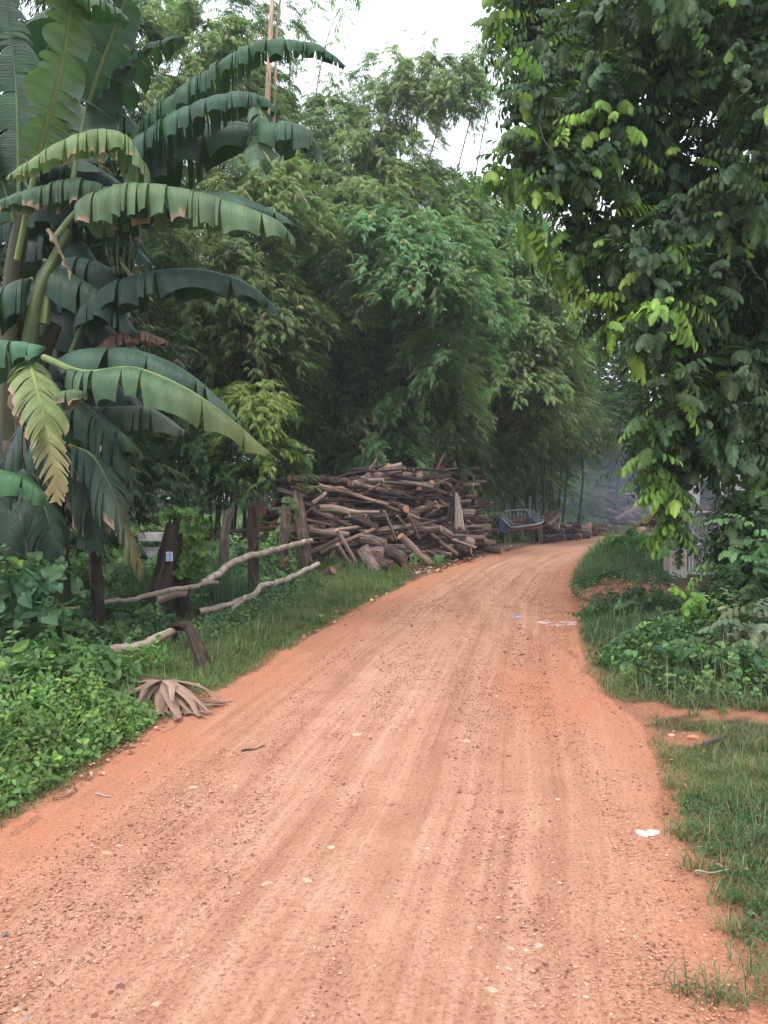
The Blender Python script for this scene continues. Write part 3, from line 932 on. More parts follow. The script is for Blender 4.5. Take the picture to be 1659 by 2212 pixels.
# bare culms against the sky
def single(name, label, cat, pts, rad, mat, seed, sides=8, rough=0.15):
    w = crv([P(*p) for p in pts], 24)
    g = Geo(); tube(g, w, np.linspace(rad[0], rad[1], 24), sides, rough=rough, seed=seed)
    return tag(g.build(name, mat, origin=w[0]), label, cat)
M_PINKPOLE = wood_mat('pale_bare_culm', (0.2, 0.13, 0.09), (0.36, 0.24, 0.16), (0.5, 0.38, 0.22), (3, 0.8, 1), 0.6, rnd=0.05, bmp=0.3)
single('bare_culm', 'tall bare pinkish bamboo culm rising behind the topmost banana leaf', 'bamboo culm',
       [(560, 1120, 21), (568, 600, 20), (578, 220, 19), (592, -80, 19)], (0.11, 0.05), M_PINKPOLE, 1)
single('bare_culm', 'thinner bare culm right beside the tall pinkish one', 'bamboo culm',
       [(575, 1120, 21.3), (582, 600, 20.3), (596, 120, 19.5), (601, 40, 19.3), (612, -60, 19)], (0.05, 0.022), M_PINKPOLE, 2)
single('leaning_culm', 'dark leaning bamboo culm crossing diagonally below the arching crown', 'bamboo culm',
       [(770, 1120, 26), (775, 700, 25), (788, 370, 23.7), (835, 260, 23.5), (872, 160, 24)], (0.07, 0.03), M_GREENCULM, 3)

# wispy branch tips of bamboo drifting over the sky at the top
def wisps():
    q = np.random.default_rng(77); g = Geo(); O = []
    root = empty('bamboo_clump', P(690, 1120, 27), 'thin wispy bamboo tips reaching into the sky at the top centre', 'bamboo')
    root.location[2] = 0
    for k, (pts) in enumerate([[(690, 420, 27), (680, 250, 26), (700, 110, 25.5), (740, 10, 25), (800, -20, 25)],
                               [(640, 420, 27), (625, 200, 26), (640, 60, 25.5), (690, -10, 25.5)],
                               [(760, 330, 27), (740, 220, 26), (735, 150, 26)],
                               [(900, 300, 26.5), (905, 150, 26), (930, 70, 25.5)], [(980, 260, 26.5), (1010, 150, 26), (1050, 70, 25.5)]]):
        w = crv([P(*p) for p in pts], 20)
        gb = Geo(); tube(gb, w, np.linspace(0.03, 0.006, 20), 5); gb.build('culm', M_GREENCULM, root)
        for j in range(6, 20):
            for _ in range(3):
                O.append(w[j] + (q.random(3) - 0.5) * 0.8)
    O = np.array(O); n = len(O)
    X = sphere_dirs(n, q); X[:, 2] *= 0.4
    spread(g, T_BAM, O, X, np.tile([0, 0, 1.0], (n, 1)), 0.8 + 0.5 * q.random(n), vary(OLIVE, n, q, 0.3), q)
    g.build('foliage', M_BAMBOO, root)
wisps()

# ------------------------------------------------------------------ generic leafy lobes (trees, hedges)
def leafy_lobe(g, tpls, l, q, per_m2, col, hang=0.5, bright=None, bright_frac=0.0, scale=(0.8, 1.3), inner=0.4, ycut=0.5, zmin=0.1):
    c, r = lobe_world(l)
    area = 4 * math.pi * (((r[0] * r[1]) ** 1.6 + (r[0] * r[2]) ** 1.6 + (r[1] * r[2]) ** 1.6) / 3) ** (1 / 1.6)
    n = int(area * per_m2)
    D = sphere_dirs(max(n, 6), q, 0.25); D = D[D[:, 1] < ycut]; n = len(D)
    if n == 0: return
    # lumpy surface so that the lobe breaks up
    lump = 0.12 * np.sin(D[:, 0] * 9 + q.random() * 6) * np.cos(D[:, 2] * 8 + q.random() * 6)
    O = c + D * r * (0.72 + 0.36 * q.random(n) ** 1.2 + lump)[:, None]
    X = D * np.array([1, 1, 0.35]) + 0.9 * (q.random((n, 3)) - 0.5); X[:, 2] -= hang * q.random(n)
    C = vary(col, n, q, 0.28, 0.14)
    # tint by twig neighbourhoods, so shades come in patches
    C *= (0.75 + 0.5 * vn(O[:, 0] * 2 + O[:, 1], O[:, 2] * 2, 0.9, 91))[:, None]
    if bright is not None:
        w = vn(O[:, 0] * 1.7 + 3 * O[:, 1], O[:, 2] * 1.7, 0.45, 93)
        b = (w > np.quantile(w, 1 - bright_frac)) & (q.random(n) < 0.8) & (D[:, 1] < 0.2)
        C[b] = vary(bright, b.sum(), q, 0.25, 0.12)
    O[:, 2] = np.maximum(O[:, 2], zmin)
    S = scale[0] + (scale[1] - scale[0]) * q.random(n)
    spread(g, tpls, O, X, np.tile([0, 0, 1.0], (n, 1)) + 0.3 * D, S, C, q)
    ni = int(n * inner)
    if ni:
        D = sphere_dirs(ni, q); Oi = c + D * r * (0.75 * q.random((ni, 1)) ** 0.5); Oi[:, 1] += 0.35 * r[1]
        Oi[:, 2] = np.maximum(Oi[:, 2], zmin)
        spread(g, tpls, Oi, sphere_dirs(ni, q), np.tile([0, 0, 1.0], (ni, 1)), S[:ni] * 1.25, vary(np.array(col) * 0.9, ni, q), q)

def limb(parent, pts, r0, r1, seed, name='branch', mat=None, sides=8):
    w = crv(pts, 22); q = np.random.default_rng(seed)
    w[2:-2] += (q.random((18, 3)) - 0.5) * 0.04
    g = Geo(); tube(g, w, np.linspace(r0, r1, 22), sides, rough=0.2, seed=seed)
    return g.build(name, mat or M_TRUNK, parent, smooth=True)

def in_poly(x, y, poly):
    poly = np.asarray(poly, float); c = np.zeros(np.shape(x), bool)
    j = len(poly) - 1
    for i in range(len(poly)):
        xi, yi = poly[i]; xj, yj = poly[j]
        c ^= ((yi > y) != (yj > y)) & (x < (xj - xi) * (y - yi) / (yj - yi + 1e-12) + xi)
        j = i
    return c
def poly_dist(x, y, poly):
    p = np.asarray(poly, float); d = 1e9
    for i in range(len(p)):
        a, b = p[i], p[(i + 1) % len(p)]; ab = b - a
        t = np.clip(((x - a[0]) * ab[0] + (y - a[1]) * ab[1]) / (ab @ ab), 0, 1)
        d = np.minimum(d, np.hypot(x - a[0] - t * ab[0], y - a[1] - t * ab[1]))
    return d

# ------------------------------------------------------------------ the great broadleaf tree on the right
def right_tree():
    q = np.random.default_rng(5)
    b = P(1640, 1300, 11.5); b[2] = float(hgt(b[0], b[1]))
    root = empty('broadleaf_tree', b, 'huge dark broadleaf tree with hanging lime green shoots on the right side', 'tree')
    poly = [(1020, -120), (1008, 15), (1045, 70), (1095, 95), (1088, 200), (1078, 300), (1085, 400), (1120, 470), (1105, 535),
            (1180, 570), (1262, 605), (1280, 700), (1330, 735), (1392, 765), (1372, 870), (1345, 910), (1352, 960), (1375, 1010),
            (1410, 1040), (1450, 1090), (1485, 1090), (1515, 1060), (1590, 1060), (1720, 1030), (1950, 1000), (1950, -120)]
    DK = (0.044, 0.080, 0.034); LIME = (0.155, 0.26, 0.05)
    gaps = [(1590, 245, 34), (1160, 452, 22), (1315, 425, 13), (1350, 25, 12), (1640, 275, 16), (1390, 170, 8), (1140, 430, 18)]
    g = Geo(); lobes = []
    tries = 0
    while len(lobes) < 150 and tries < 9000:
        tries += 1
        u = 1000 + 900 * q.random(); v = -110 + 1280 * q.random()
        r = 34 + 46 * q.random() ** 1.5
        if not in_poly(np.array(u), np.array(v), poly): continue
        dist = poly_dist(np.array(u), np.array(v), poly) - (46 if u < 1900 else 0)
        if dist < r * 0.62 and u < 1900: r = dist / 0.62
        if r < 22: continue
        if any(math.hypot(u - gu, v - gv) < r * 0.95 + gr for gu, gv, gr in gaps): continue
        if any(math.hypot(u - a[0], v - a[1]) < 0.55 * (r + a[2]) * 0.85 for a in lobes): continue
        # the mass leans out towards the road at the left and top
        d = 8.3 + 1.5 * q.random() + 0.8 * math.sin(u * 0.012) * math.cos(v * 0.009) + (0.8 if u < 1300 else 0)
        lobes.append((u, v, r, r * (1.05 + 0.3 * q.random()), d))
    for l in lobes:
        leafy_lobe(g, T_BROAD, l, q, 36, DK, 0.8, LIME, 0.30 if l[0] < 1470 and l[1] > 250 else (0.22 if l[0] < 1250 else 0.09), scale=(0.7, 1.3), inner=0.5)
    # deeper layers that close the crown
    for k in range(110):
        u = 1130 + 750 * q.random(); v = -100 + 1150 * q.random()
        r = 70 + 60 * q.random()
        if not in_poly(np.array(u), np.array(v), poly): continue
        if poly_dist(np.array(u), np.array(v), poly) < r * 1.1 and u < 1850: continue
        if any(math.hypot(u - gu, v - gv) < r * 1.0 + gr for gu, gv, gr in gaps): continue
        leafy_lobe(g, T_BROAD, (u, v, r, r * 1.1, 11.2 + 2.0 * q.random()), q, 11, DK, 0.8, scale=(1.0, 1.5), inner=0.3)
    # sprigs that stand clear of the crown at its left
    for (u, v, n, sp) in ((1085, 365, 7, 22), (1060, 380, 3, 10), (1110, 390, 9, 22), (1070, 30, 9, 18), (1130, 200, 7, 18), (1125, 290, 10, 20), (1130, 370, 8, 24),
                          (1125, 115, 7, 14), (1150, 500, 18, 24), (1160, 420, 12, 20), (1225, 560, 16, 24), (1295, 630, 14, 20), (1335, 700, 14, 22), (1385, 745, 14, 22),
                          (1400, 910, 14, 18), (1405, 980, 16, 18), (1415, 1020, 16, 18), (1445, 1060, 18, 20), (1460, 1080, 10, 12), (1462, 1110, 6, 8), (1452, 1135, 9, 10), (1468, 1155, 5, 7)):
        O = np.array([P(u + sp * (q.random() * 2 - 1), v + sp * (q.random() * 2 - 1), 8.6 + 0.5 * q.random()) for _ in range(n)])
        X = np.stack([q.random(n) * 2 - 1.0, q.random(n) - 0.8, -0.8 * q.random(n)], 1)
        C = np.where(q.random((n, 1)) < 0.5, vary(LIME, n, q, 0.3), vary((0.06, 0.115, 0.035), n, q, 0.3))
        spread(g, T_BROAD, O, X, np.tile([0, 0, 1.0], (n, 1)), 0.85 + 0.35 * q.random(n), C, q)
    # leaves of overhead limbs outside the picture shade the crown
    for k in range(26):
        c = np.array([3.2 + 7 * q.random(), 7.5 + 7 * q.random(), 9.3 + 2.5 * q.random()])
        l = (0, 0, 0, 0, 0)
        n = 330; D = sphere_dirs(n, q); rr = 1.1 + 0.5 * q.random()
        spread(g, T_BROAD, c + D * rr * (0.5 + 0.5 * q.random((n, 1))), sphere_dirs(n, q), np.tile([0, 0, 1.0], (n, 1)), 1.4 + 0.6 * q.random(n), vary(DK, n, q), q)
    g.build('foliage', M_LEAF, root)
    limb(root, [b, b + [0.1, 0, 2.5], b + [-0.3, 0.1, 5], b + [-0.6, 0, 9]], 0.34, 0.12, 1, 'trunk', sides=12)
    for i, pts in enumerate([[(1640, 950, 11.3), (1500, 760, 10.6), (1380, 560, 10), (1230, 420, 9.4), (1130, 330, 9.2)],
                             [(1650, 600, 11.3), (1500, 400, 11.2), (1350, 220, 11), (1240, 120, 10.8), (1150, 60, 10.6)],
                             [(1650, 1000, 11.2), (1540, 960, 10.4), (1450, 900, 9.6), (1385, 900, 9.2)],
                             [(1640, 700, 11.2), (1700, 500, 10.6), (1650, 300, 10.2), (1590, 100, 10)]]):
        limb(root, [P(*p) for p in pts], 0.11, 0.025, 10 + i)
    # thin hanging vines and twigs at the surface
    for i, pts in enumerate([[(1165, 250, 8.8), (1172, 300, 8.7), (1205, 340, 8.6), (1215, 400, 8.6)], [(1180, 430, 8.7), (1190, 480, 8.7), (1178, 560, 8.8)],
                             [(1210, 250, 8.7), (1235, 330, 8.6), (1232, 400, 8.6)], [(1140, 300, 8.7), (1118, 340, 8.7), (1110, 420, 8.8)],
                             [(1560, 660, 8.3), (1600, 620, 8.3), (1620, 520, 8.4)], [(1600, 560, 8.2), (1640, 600, 8.2), (1670, 650, 8.2)],
                             [(1470, 880, 8.6), (1420, 905, 8.6), (1350, 912, 8.7)], [(1430, 1010, 8.8), (1432, 1080, 8.9), (1420, 1150, 9)],
                             [(1440, 740, 8.5), (1380, 745, 8.5), (1330, 760, 8.6)], [(1040, 372, 8.9), (1080, 372, 8.8), (1130, 350, 8.9)]]):
        limb(root, [P(*p) for p in pts], 0.014, 0.007, 40 + i, 'twig', sides=5)
right_tree()

# ------------------------------------------------------------------ vine hedge under it
def hedge():
    q = np.random.default_rng(15)
    b = P(1600, 1500, 8); b[2] = 0.05
    HG = (0.05, 0.098, 0.038); LG = (0.11, 0.2, 0.075)
    def one(label, lobes, col, seed, per, name='vine_hedge', cat='hedge', tp=T_HEDGE, bright=LG, bf=0.2, sc=(0.8, 1.25), inner=0.5):
        q = np.random.default_rng(seed); g = Geo()
        for l in lobes: leafy_lobe(g, tp, l, q, per, l[5].get('col', col) if len(l) > 5 else col, 0.5, bright, bf, scale=sc, inner=inner)
        c, r = lobe_world(lobes[0])
        o = g.build(name, M_WEED, origin=(c[0], c[1], 0.05))
        return tag(o, label, cat)
    one('tall bank of small leaved vines smothering a fence below the broadleaf tree', [
        (1655, 1110, 75, 65, 8.6), (1640, 1170, 58, 80, 8.9), (1640, 1190, 100, 90, 8.2), (1720, 1150, 120, 120, 8.6), (1605, 1235, 40, 52, 9.2),
        (1640, 1270, 70, 70, 8.4), (1690, 1270, 90, 90, 7.8), (1618, 1115, 36, 50, 9.2), (1580, 1330, 70, 60, 8.0), (1650, 1340, 70, 60, 7.6),
        (1800, 1250, 100, 160, 8.5), (1545, 1320, 45, 40, 9)], HG, 1, 60)
    one('grey green rounded bush of pale leaves at the right edge of the photo', [
        (1640, 1370, 60, 55, 6.9), (1600, 1400, 40, 30, 6.9), (1690, 1400, 70, 60, 6.7)], (0.10, 0.12, 0.07), 2, 75, 'leafy_bush', 'bush', bf=0.15, bright=(0.2, 0.22, 0.12))
    one('low dark green weeds on the bank between grass mound and vine hedge', [
        (1420, 1330, 80, 45, 9.6), (1350, 1335, 60, 38, 9.8), (1490, 1370, 80, 50, 8.6), (1450, 1420, 70, 35, 7.9), (1540, 1430, 90, 50, 7.4), (1640, 1470, 90, 50, 6.7),
        (1300, 1340, 40, 30, 10), (1720, 1500, 80, 60, 6.5), (1580, 1490, 60, 28, 6.8)], HG, 3, 70, 'weed_patch', 'weeds', tp=T_SMALLHEART + T_HEDGE, bf=0.2, sc=(0.65, 1.05))
    one('patch of round leaved weeds in front of the right hand log stack', [
        (1370, 1180, 55, 22, 17.5), (1420, 1195, 40, 25, 16.5), (1330, 1200, 40, 16, 17)], (0.06, 0.135, 0.05), 5, 45, 'weed_patch', 'weeds', tp=T_SMALLHEART, bf=0.25, sc=(1.1, 1.7), inner=0.2)
hedge()

# ------------------------------------------------------------------ trees at the far bend
def far_tree(label, lobes, base, seed, col, per=9, sc=(1.3, 2.0), name='leafy_tree'):
    q = np.random.default_rng(seed)
    b = P(*base); b[2] = 0
    root = empty(name, b, label, 'tree')
    g = Geo()
    for l in lobes: leafy_lobe(g, T_FINE, l, q, per, col, 0.3, tuple(1.5 * c for c in col), 0.2, scale=sc, inner=0.3)
    g.build('foliage', M_LEAF, root)
    c, r = lobe_world(lobes[0])
    limb(root, [b, (b + c) / 2 + [0.3, 0, 0], c], 0.22, 0.06, seed, 'trunk')
    for i, l in enumerate(lobes[1:4]):
        c2, r = lobe_world(l); m = b * 0.5 + c * 0.5
        limb(root, [m, (m + c2) / 2 + [0, 0, 0.4], c2], 0.1, 0.03, seed + i + 1)
FT = (0.05, 0.10, 0.045)
far_tree('feathery green tree at the far bend between the bamboo and the broadleaf tree', [
    (1330, 860, 60, 50, 36), (1290, 800, 50, 50, 37), (1370, 820, 50, 45, 37), (1300, 900, 60, 40, 35), (1240, 760, 40, 60, 38), (1370, 900, 50, 45, 37)], (1330, 1120, 39), 1, FT)
far_tree('bluish tree closing the view behind the feathery one', [
    (1240, 700, 60, 60, 44), (1290, 740, 50, 45, 44), (1390, 740, 60, 40, 46), (1250, 860, 70, 90, 45), (1340, 980, 90, 80, 46), (1420, 920, 80, 120, 47), (1240, 980, 60, 90, 46), (1200, 620, 50, 60, 44)], (1300, 1110, 48), 2, (0.03, 0.06, 0.035), 7)
far_tree('pale green tree top right of the sky gap behind the bamboo', [
    (1060, 440, 60, 50, 34), (1120, 480, 60, 60, 35), (1000, 430, 50, 40, 35), (1180, 560, 50, 60, 36), (1090, 560, 60, 70, 36)], (1110, 1110, 36), 3, (0.08, 0.15, 0.06), 7)
far_tree('small bright green shrub in the gap beyond the row of short logs', [
    (1240, 1080, 40, 30, 37), (1285, 1070, 35, 28, 38), (1215, 1105, 30, 18, 36), (1270, 1110, 30, 15, 37), (1250, 1030, 50, 30, 42)], (1245, 1125, 38), 4, (0.11, 0.2, 0.075), 14, (0.7, 1.1), 'shrub')

def treeline():
    q = np.random.default_rng(33); g = Geo()
    for k in range(70):
        a = -0.95 + 1.9 * k / 69
        d = 62 + 18 * q.random(); x = math.tan(a) * d
        h = 6 + 6 * q.random(); z0 = h * 0.5
        if 0.05 < a < 0.35: h *= 0.6; z0 = h * 0.5
        r = np.array([3.5 + 2 * q.random(), 3, h * 0.55]); n = 420
        D = sphere_dirs(n, q, 0.3); D = D[D[:, 1] < 0.4]; n = len(D)
        O = np.array([x, d, z0]) + D * r * (0.7 + 0.35 * q.random((n, 1)))
        O[:, 2] = np.maximum(O[:, 2], 0.2)
        spread(g, T_FINE, O, D + 0.8 * (q.random((n, 3)) - 0.5), np.tile([0, 0, 1.0], (n, 1)), 2.6 + 1.6 * q.random(n), vary((0.05, 0.095, 0.05), n, q), q)
    tag(g.build('far_woods', M_LEAF), 'far dark green woods closing the view behind everything', 'woods', kind='stuff')
treeline()

# ------------------------------------------------------------------ grass
def blades(g, x, y, h, w, lean, col, q, seg=3):
    n = len(x); z0 = hgt(x, y) - 0.01
    az = q.random(n) * 6.2832; dx, dy = np.cos(az), np.sin(az)
    px, py = -dy, dx
    V = np.zeros((n, 2 * seg + 1, 3)); C = np.zeros((n, 2 * seg + 1, 3))
    for k in range(seg + 1):
        t = k / seg; off = lean * h * t ** 1.8; zz = h * (t - 0.35 * (lean > 0.6) * t ** 2.5 - 0.22 * lean * t * t)
        cx = x + dx * off; cy = y + dy * off; cz = z0 + zz
        ww = w * (1 - t ** 1.6) * 0.5 * (0.7 + 0.3 * min(1, 3 * t))
        tone = (0.75 + 0.4 * t)
        if k < seg:
            V[:, 2 * k] = np.stack([cx - px * ww, cy - py * ww, cz], 1); V[:, 2 * k + 1] = np.stack([cx + px * ww, cy + py * ww, cz], 1)
            C[:, 2 * k] = C[:, 2 * k + 1] = col
        else:
            V[:, 2 * k] = np.stack([cx, cy, cz], 1); C[:, 2 * k] = col * [1.2, 1.08, 0.9]
    K = 2 * seg + 1; base = (np.arange(n) * K)[:, None]
    f4 = np.concatenate([base + np.array([2 * k, 2 * k + 1, 2 * k + 3, 2 * k + 2]) for k in range(seg - 1)])
    f3 = base + np.array([2 * seg - 2, 2 * seg - 1, 2 * seg])
    g.add(V.reshape(-1, 3), [f4, f3], C.reshape(-1, 3))

def sample_poly(poly, n, q):
    p = np.asarray(poly, float); lo, hi = p.min(0), p.max(0)
    X = []; c = 0
    for _ in range(60):
        s = lo + (hi - lo) * q.random((n, 2)); s = s[in_poly(s[:, 0], s[:, 1], p)]
        X.append(s); c += len(s)
        if c >= n: break
    return np.concatenate(X)[:n]
def area(poly):
    p = np.asarray(poly, float); x, y = p[:, 0], p[:, 1]
    return 0.5 * abs(np.dot(x, np.roll(y, 1)) - np.dot(y, np.roll(x, 1)))
def gpoly(px): return [G(*p) for p in px]

GR = (0.085, 0.148, 0.048); GB = (0.06, 0.125, 0.05); GD = (0.2, 0.17, 0.09)
def grass(poly, per, hr, wr, col, q, dry=0.08, clump=0.5, lean=(0.15, 1.0), edge=0.0, g=None, keepbare=True, cscale=0.35):
    n = int(area(poly) * per)
    s = sample_poly(poly, n, q); x, y = s[:, 0], s[:, 1]
    e = edge_dist(x, y)
    w = fbm(x, y, cscale, 17)
    keep = (e + 0.16 * (fbm(x, y, 0.3, 19) - 0.5) > edge) & (q.random(n) < np.clip(1.6 * w - clump * 0.5, 0.05, 1) * sstep(e, edge - 0.05, edge + 0.15) + 0.05)
    if keepbare: keep &= q.random(n) > bare(x, y) * 1.02
    x, y, w, e = x[keep], y[keep], w[keep], e[keep]; n = len(x)
    h = (hr[0] + (hr[1] - hr[0]) * q.random(n) ** 1.6) * (0.55 + 0.9 * w) * (0.45 + 0.55 * sstep(e, edge, edge + 0.5))
    C = vary(col, n, q, 0.3, 0.16) * (0.75 + 0.5 * fbm(x, y, 0.8, 23))[:, None]
    d = q.random(n) < dry * (1.6 - w)
    C[d] = np.array(GD) * (0.7 + 0.7 * q.random((d.sum(), 1)))
    blades(g, x, y, h, wr * (0.7 + 0.6 * q.random(n)) * (1 + 0.05 * y), lean[0] + (lean[1] - lean[0]) * q.random(n), C, q)

def tufts(g, pts, q, hr=(0.15, 0.32), nb=26, col=GB, wr=0.006):
    for (x, y) in pts:
        n = int(nb * (0.6 + 0.8 * q.random())); s = q.normal(0, 0.03, (n, 2))
        C = vary(col, n, q, 0.3, 0.15); d = q.random(n) < 0.2; C[d] = np.array(GD) * 1.2
        blades(g, x + s[:, 0], y + s[:, 1], hr[0] + (hr[1] - hr[0]) * q.random(n), wr * (1 + 0.04 * y) * np.ones(n), 0.3 + 0.9 * q.random(n), C, q, 3)

def all_grass():
    q = np.random.default_rng(3)
    g = Geo()   # left verge
    L1 = [G(-60, 1840), G(200, 1700), G(450, 1530), G(620, 1425), G(800, 1310), G(905, 1262), G(880, 1235), G(720, 1232), G(640, 1265), G(500, 1330), G(380, 1420), G(250, 1500), G(-60, 1600)]
    grass(L1, 5200, (0.06, 0.2), 0.0050, (0.115, 0.168, 0.062), q, 0.12, 0.5, (0.2, 1.4), g=g)
    L2 = gpoly([(330, 1480), (480, 1440), (640, 1380), (800, 1300), (880, 1260), (860, 1240), (700, 1240), (560, 1310), (420, 1390)])
    grass(L2, 1500, (0.08, 0.24), 0.006, (0.10, 0.155, 0.06), q, 0.14, 0.9, (0.3, 1.3), g=g, cscale=0.5)
    L4 = [(-4.3, 7.3), (-1.9, 7.6), (-1.9, 9.5), (-2.6, 11.5), (-5.5, 11.5), (-6, 8.5)]
    grass(L4, 1500, (0.06, 0.24), 0.006, (0.06, 0.11, 0.045), q, 0.12, 0.4, (0.3, 1.4), g=g, cscale=0.5)
    L3 = [G(880, 1262), G(560, 1240), (-14, 16), (-14, 30), G(600, 1165), G(720, 1225)]
    grass(L3, 260, (0.2, 0.5), 0.010, GR, q, 0.12, 0.4, g=g)
    grass([G(-80, 1790), G(60, 1725), G(300, 1590), G(330, 1540), G(200, 1500), G(-80, 1520)], 500, (0.3, 0.62), 0.006, (0.13, 0.2, 0.075), q, 0.25, 0.8, (0.3, 1.2), g=g)
    tufts(g, [G(u, v) for u, v in ((700, 1310), (660, 1330), (740, 1290), (620, 1350), (560, 1385), (510, 1420), (780, 1270), (690, 1350), (600, 1300), (650, 1290))], q, (0.15, 0.34), 60, (0.10, 0.165, 0.06))
    tag(g.build('grass', M_GRASS), 'soft green grass of the left verge below the rail fence', 'grass', kind='stuff')
    g = Geo()   # tall lemongrass like blades behind the rails
    for u, v, h, n in ((430, 1330, 0.75, 200), (470, 1330, 0.85, 260), (330, 1400, 0.7, 260), (370, 1390, 0.75, 220), (300, 1390, 0.6, 160), (640, 1300, 0.45, 100), (520, 1320, 0.6, 120)):
        p = P(u, v, 10.6 + 0.9 * (u > 400)); s = q.normal(0, 0.18, (n, 2))
        blades(g, p[0] + s[:, 0], p[1] + s[:, 1], h * (0.5 + 0.6 * q.random(n)), 0.012 * np.ones(n), 0.1 + 0.6 * q.random(n), vary((0.10, 0.17, 0.085), n, q, 0.25), q, 4)
    tag(g.build('tall_grass', M_GRASS), 'tall pale blades of grass standing between the fence posts', 'grass', kind='stuff')
    g = Geo()   # right lower verge
    R1 = [G(1390, 1565), G(1480, 1578), G(2050, 1610), (4.6, 2.3), (1.05, 2.3), G(1640, 2200), G(1530, 1960), G(1425, 1780), G(1400, 1650)]
    grass(R1, 10500, (0.035, 0.11), 0.0036, (0.11, 0.165, 0.066), q, 0.26, 0.3, g=g, cscale=0.22)
    grass(R1, 1000, (0.10, 0.22), 0.0042, (0.12, 0.17, 0.07), q, 0.35, 0.9, g=g, cscale=0.3)
    pts = [G(u, v) for u, v in ((1440, 1640), (1470, 1650), (1500, 1560), (1560, 1560), (1600, 1555), (1590, 1760), (1600, 1740), (1500, 1730), (1450, 1700), (1480, 1810),
           (1540, 1820), (1500, 1880), (1460, 1800), (1560, 1950), (1590, 2020), (1620, 2100), (1560, 1890), (1650, 1700), (1640, 1640), (1420, 1570), (1655, 1960), (1530, 1650), (1610, 1900), (1650, 2140),
           (1490, 2150), (1545, 2160), (1600, 2170))]
    tufts(g, pts, q, (0.07, 0.17), 40, (0.08, 0.13, 0.05), 0.0042)
    tag(g.build('grass', M_GRASS), 'short patchy grass of the lower right verge beside the white splash', 'grass', kind='stuff')
    g = Geo()   # bank above the side track
    R2 = gpoly([(1262, 1462), (1300, 1502), (1390, 1532), (1500, 1548), (2100, 1590), (2100, 1450), (1500, 1440), (1400, 1400), (1290, 1400)])
    grass(R2, 5200, (0.05, 0.2), 0.005, (0.10, 0.158, 0.06), q, 0.22, 0.6, (0.3, 1.6), g=g)
    grass(R2, 700, (0.2, 0.4), 0.006, (0.10, 0.15, 0.06), q, 0.3, 0.9, g=g)
    tag(g.build('grass', M_GRASS), 'grass on the bank just above the red side track', 'grass', kind='stuff')
    g = Geo()   # near mound of tall grass
    R3 = gpoly([(1248, 1370), (1262, 1430), (1330, 1450), (1430, 1450), (1480, 1400), (1440, 1345), (1350, 1325), (1280, 1325)])
    grass(R3, 3600, (0.10, 0.46), 0.006, (0.07, 0.125, 0.058), q, 0.10, 0.8, (0.3, 1.5), g=g, edge=0.02)
    tag(g.build('tall_grass', M_GRASS), 'dark tall grass mound on the right just below the driveway', 'grass', kind='stuff')
    g = Geo()   # mound beyond the driveway
    R4 = gpoly([(1232, 1250), (1240, 1268), (1300, 1264), (1350, 1262), (1430, 1250), (1480, 1220), (1420, 1180), (1300, 1190), (1265, 1205)])
    grass(R4, 1500, (0.2, 0.78), 0.008, (0.09, 0.16, 0.065), q, 0.08, 0.5, (0.3, 1.3), g=g, edge=0.02, keepbare=False)
    tag(g.build('tall_grass', M_GRASS), 'tall green grass mound beyond the driveway at the road bend', 'grass', kind='stuff')
    g = Geo()   # far verges
    R5 = [G(1330, 1182), G(1420, 1165), (30, 46), (40, 40), (14, 14), (6.2, 13)]
    grass(R5, 60, (0.2, 0.5), 0.014, GR, q, 0.1, 0.2, g=g)
    L5 = [(2, 24.5), (8, 31), (16, 43), (26, 54), (10, 70), (-20, 60), (-20, 28)]
    grass(L5, 22, (0.3, 0.8), 0.02, (0.1, 0.17, 0.06), q, 0.1, 0.2, g=g)
    tag(g.build('far_grass', M_GRASS), 'far green undergrowth beyond the bamboo and the log piles', 'grass', kind='stuff')
all_grass()

# ------------------------------------------------------------------ leafy weeds
def weeds(label, poly, per, hmax, tpls, col, seed, sc=(0.8, 1.3), bright=None, bf=0.0, name='weeds', taper=0.6, up=0.7):
    q = np.random.default_rng(seed); g = Geo()
    n = int(area(poly) * per); s = sample_poly(poly, n, q); x, y = s[:, 0], s[:, 1]
    e = edge_dist(x, y)
    k = (e > 0.03) & (q.random(n) > bare(x, y)); x, y, e = x[k], y[k], e[k]; n = len(x)
    pd = poly_dist(x, y, poly)
    mh = hmax * sstep(np.minimum(pd, e), -0.05, taper) * (0.25 + 1.3 * fbm(x, y, 0.42, seed + 40) ** 1.4)
    lay = q.random(n) ** 0.45
    z = hgt(x, y) + mh * lay
    X = q.normal(0, 0.55, (n, 3)); X[:, 2] = up; X[:, 1] -= 0.25
    C = vary(col, n, q, 0.25, 0.15) * (0.75 + 0.5 * fbm(x, y, 0.4, seed + 41))[:, None]
    if bright is not None:
        b = q.random(n) < bf * 2 * fbm(x, y, 0.3, seed + 42); C[b] = vary(bright, b.sum(), q, 0.2)
    A = sphere_dirs(n, q)
    spread(g, tpls, np.stack([x, y, z], 1), X, A, sc[0] + (sc[1] - sc[0]) * q.random(n), C, q)
    return tag(g.build(name, M_WEED), label, 'weeds', kind='stuff')

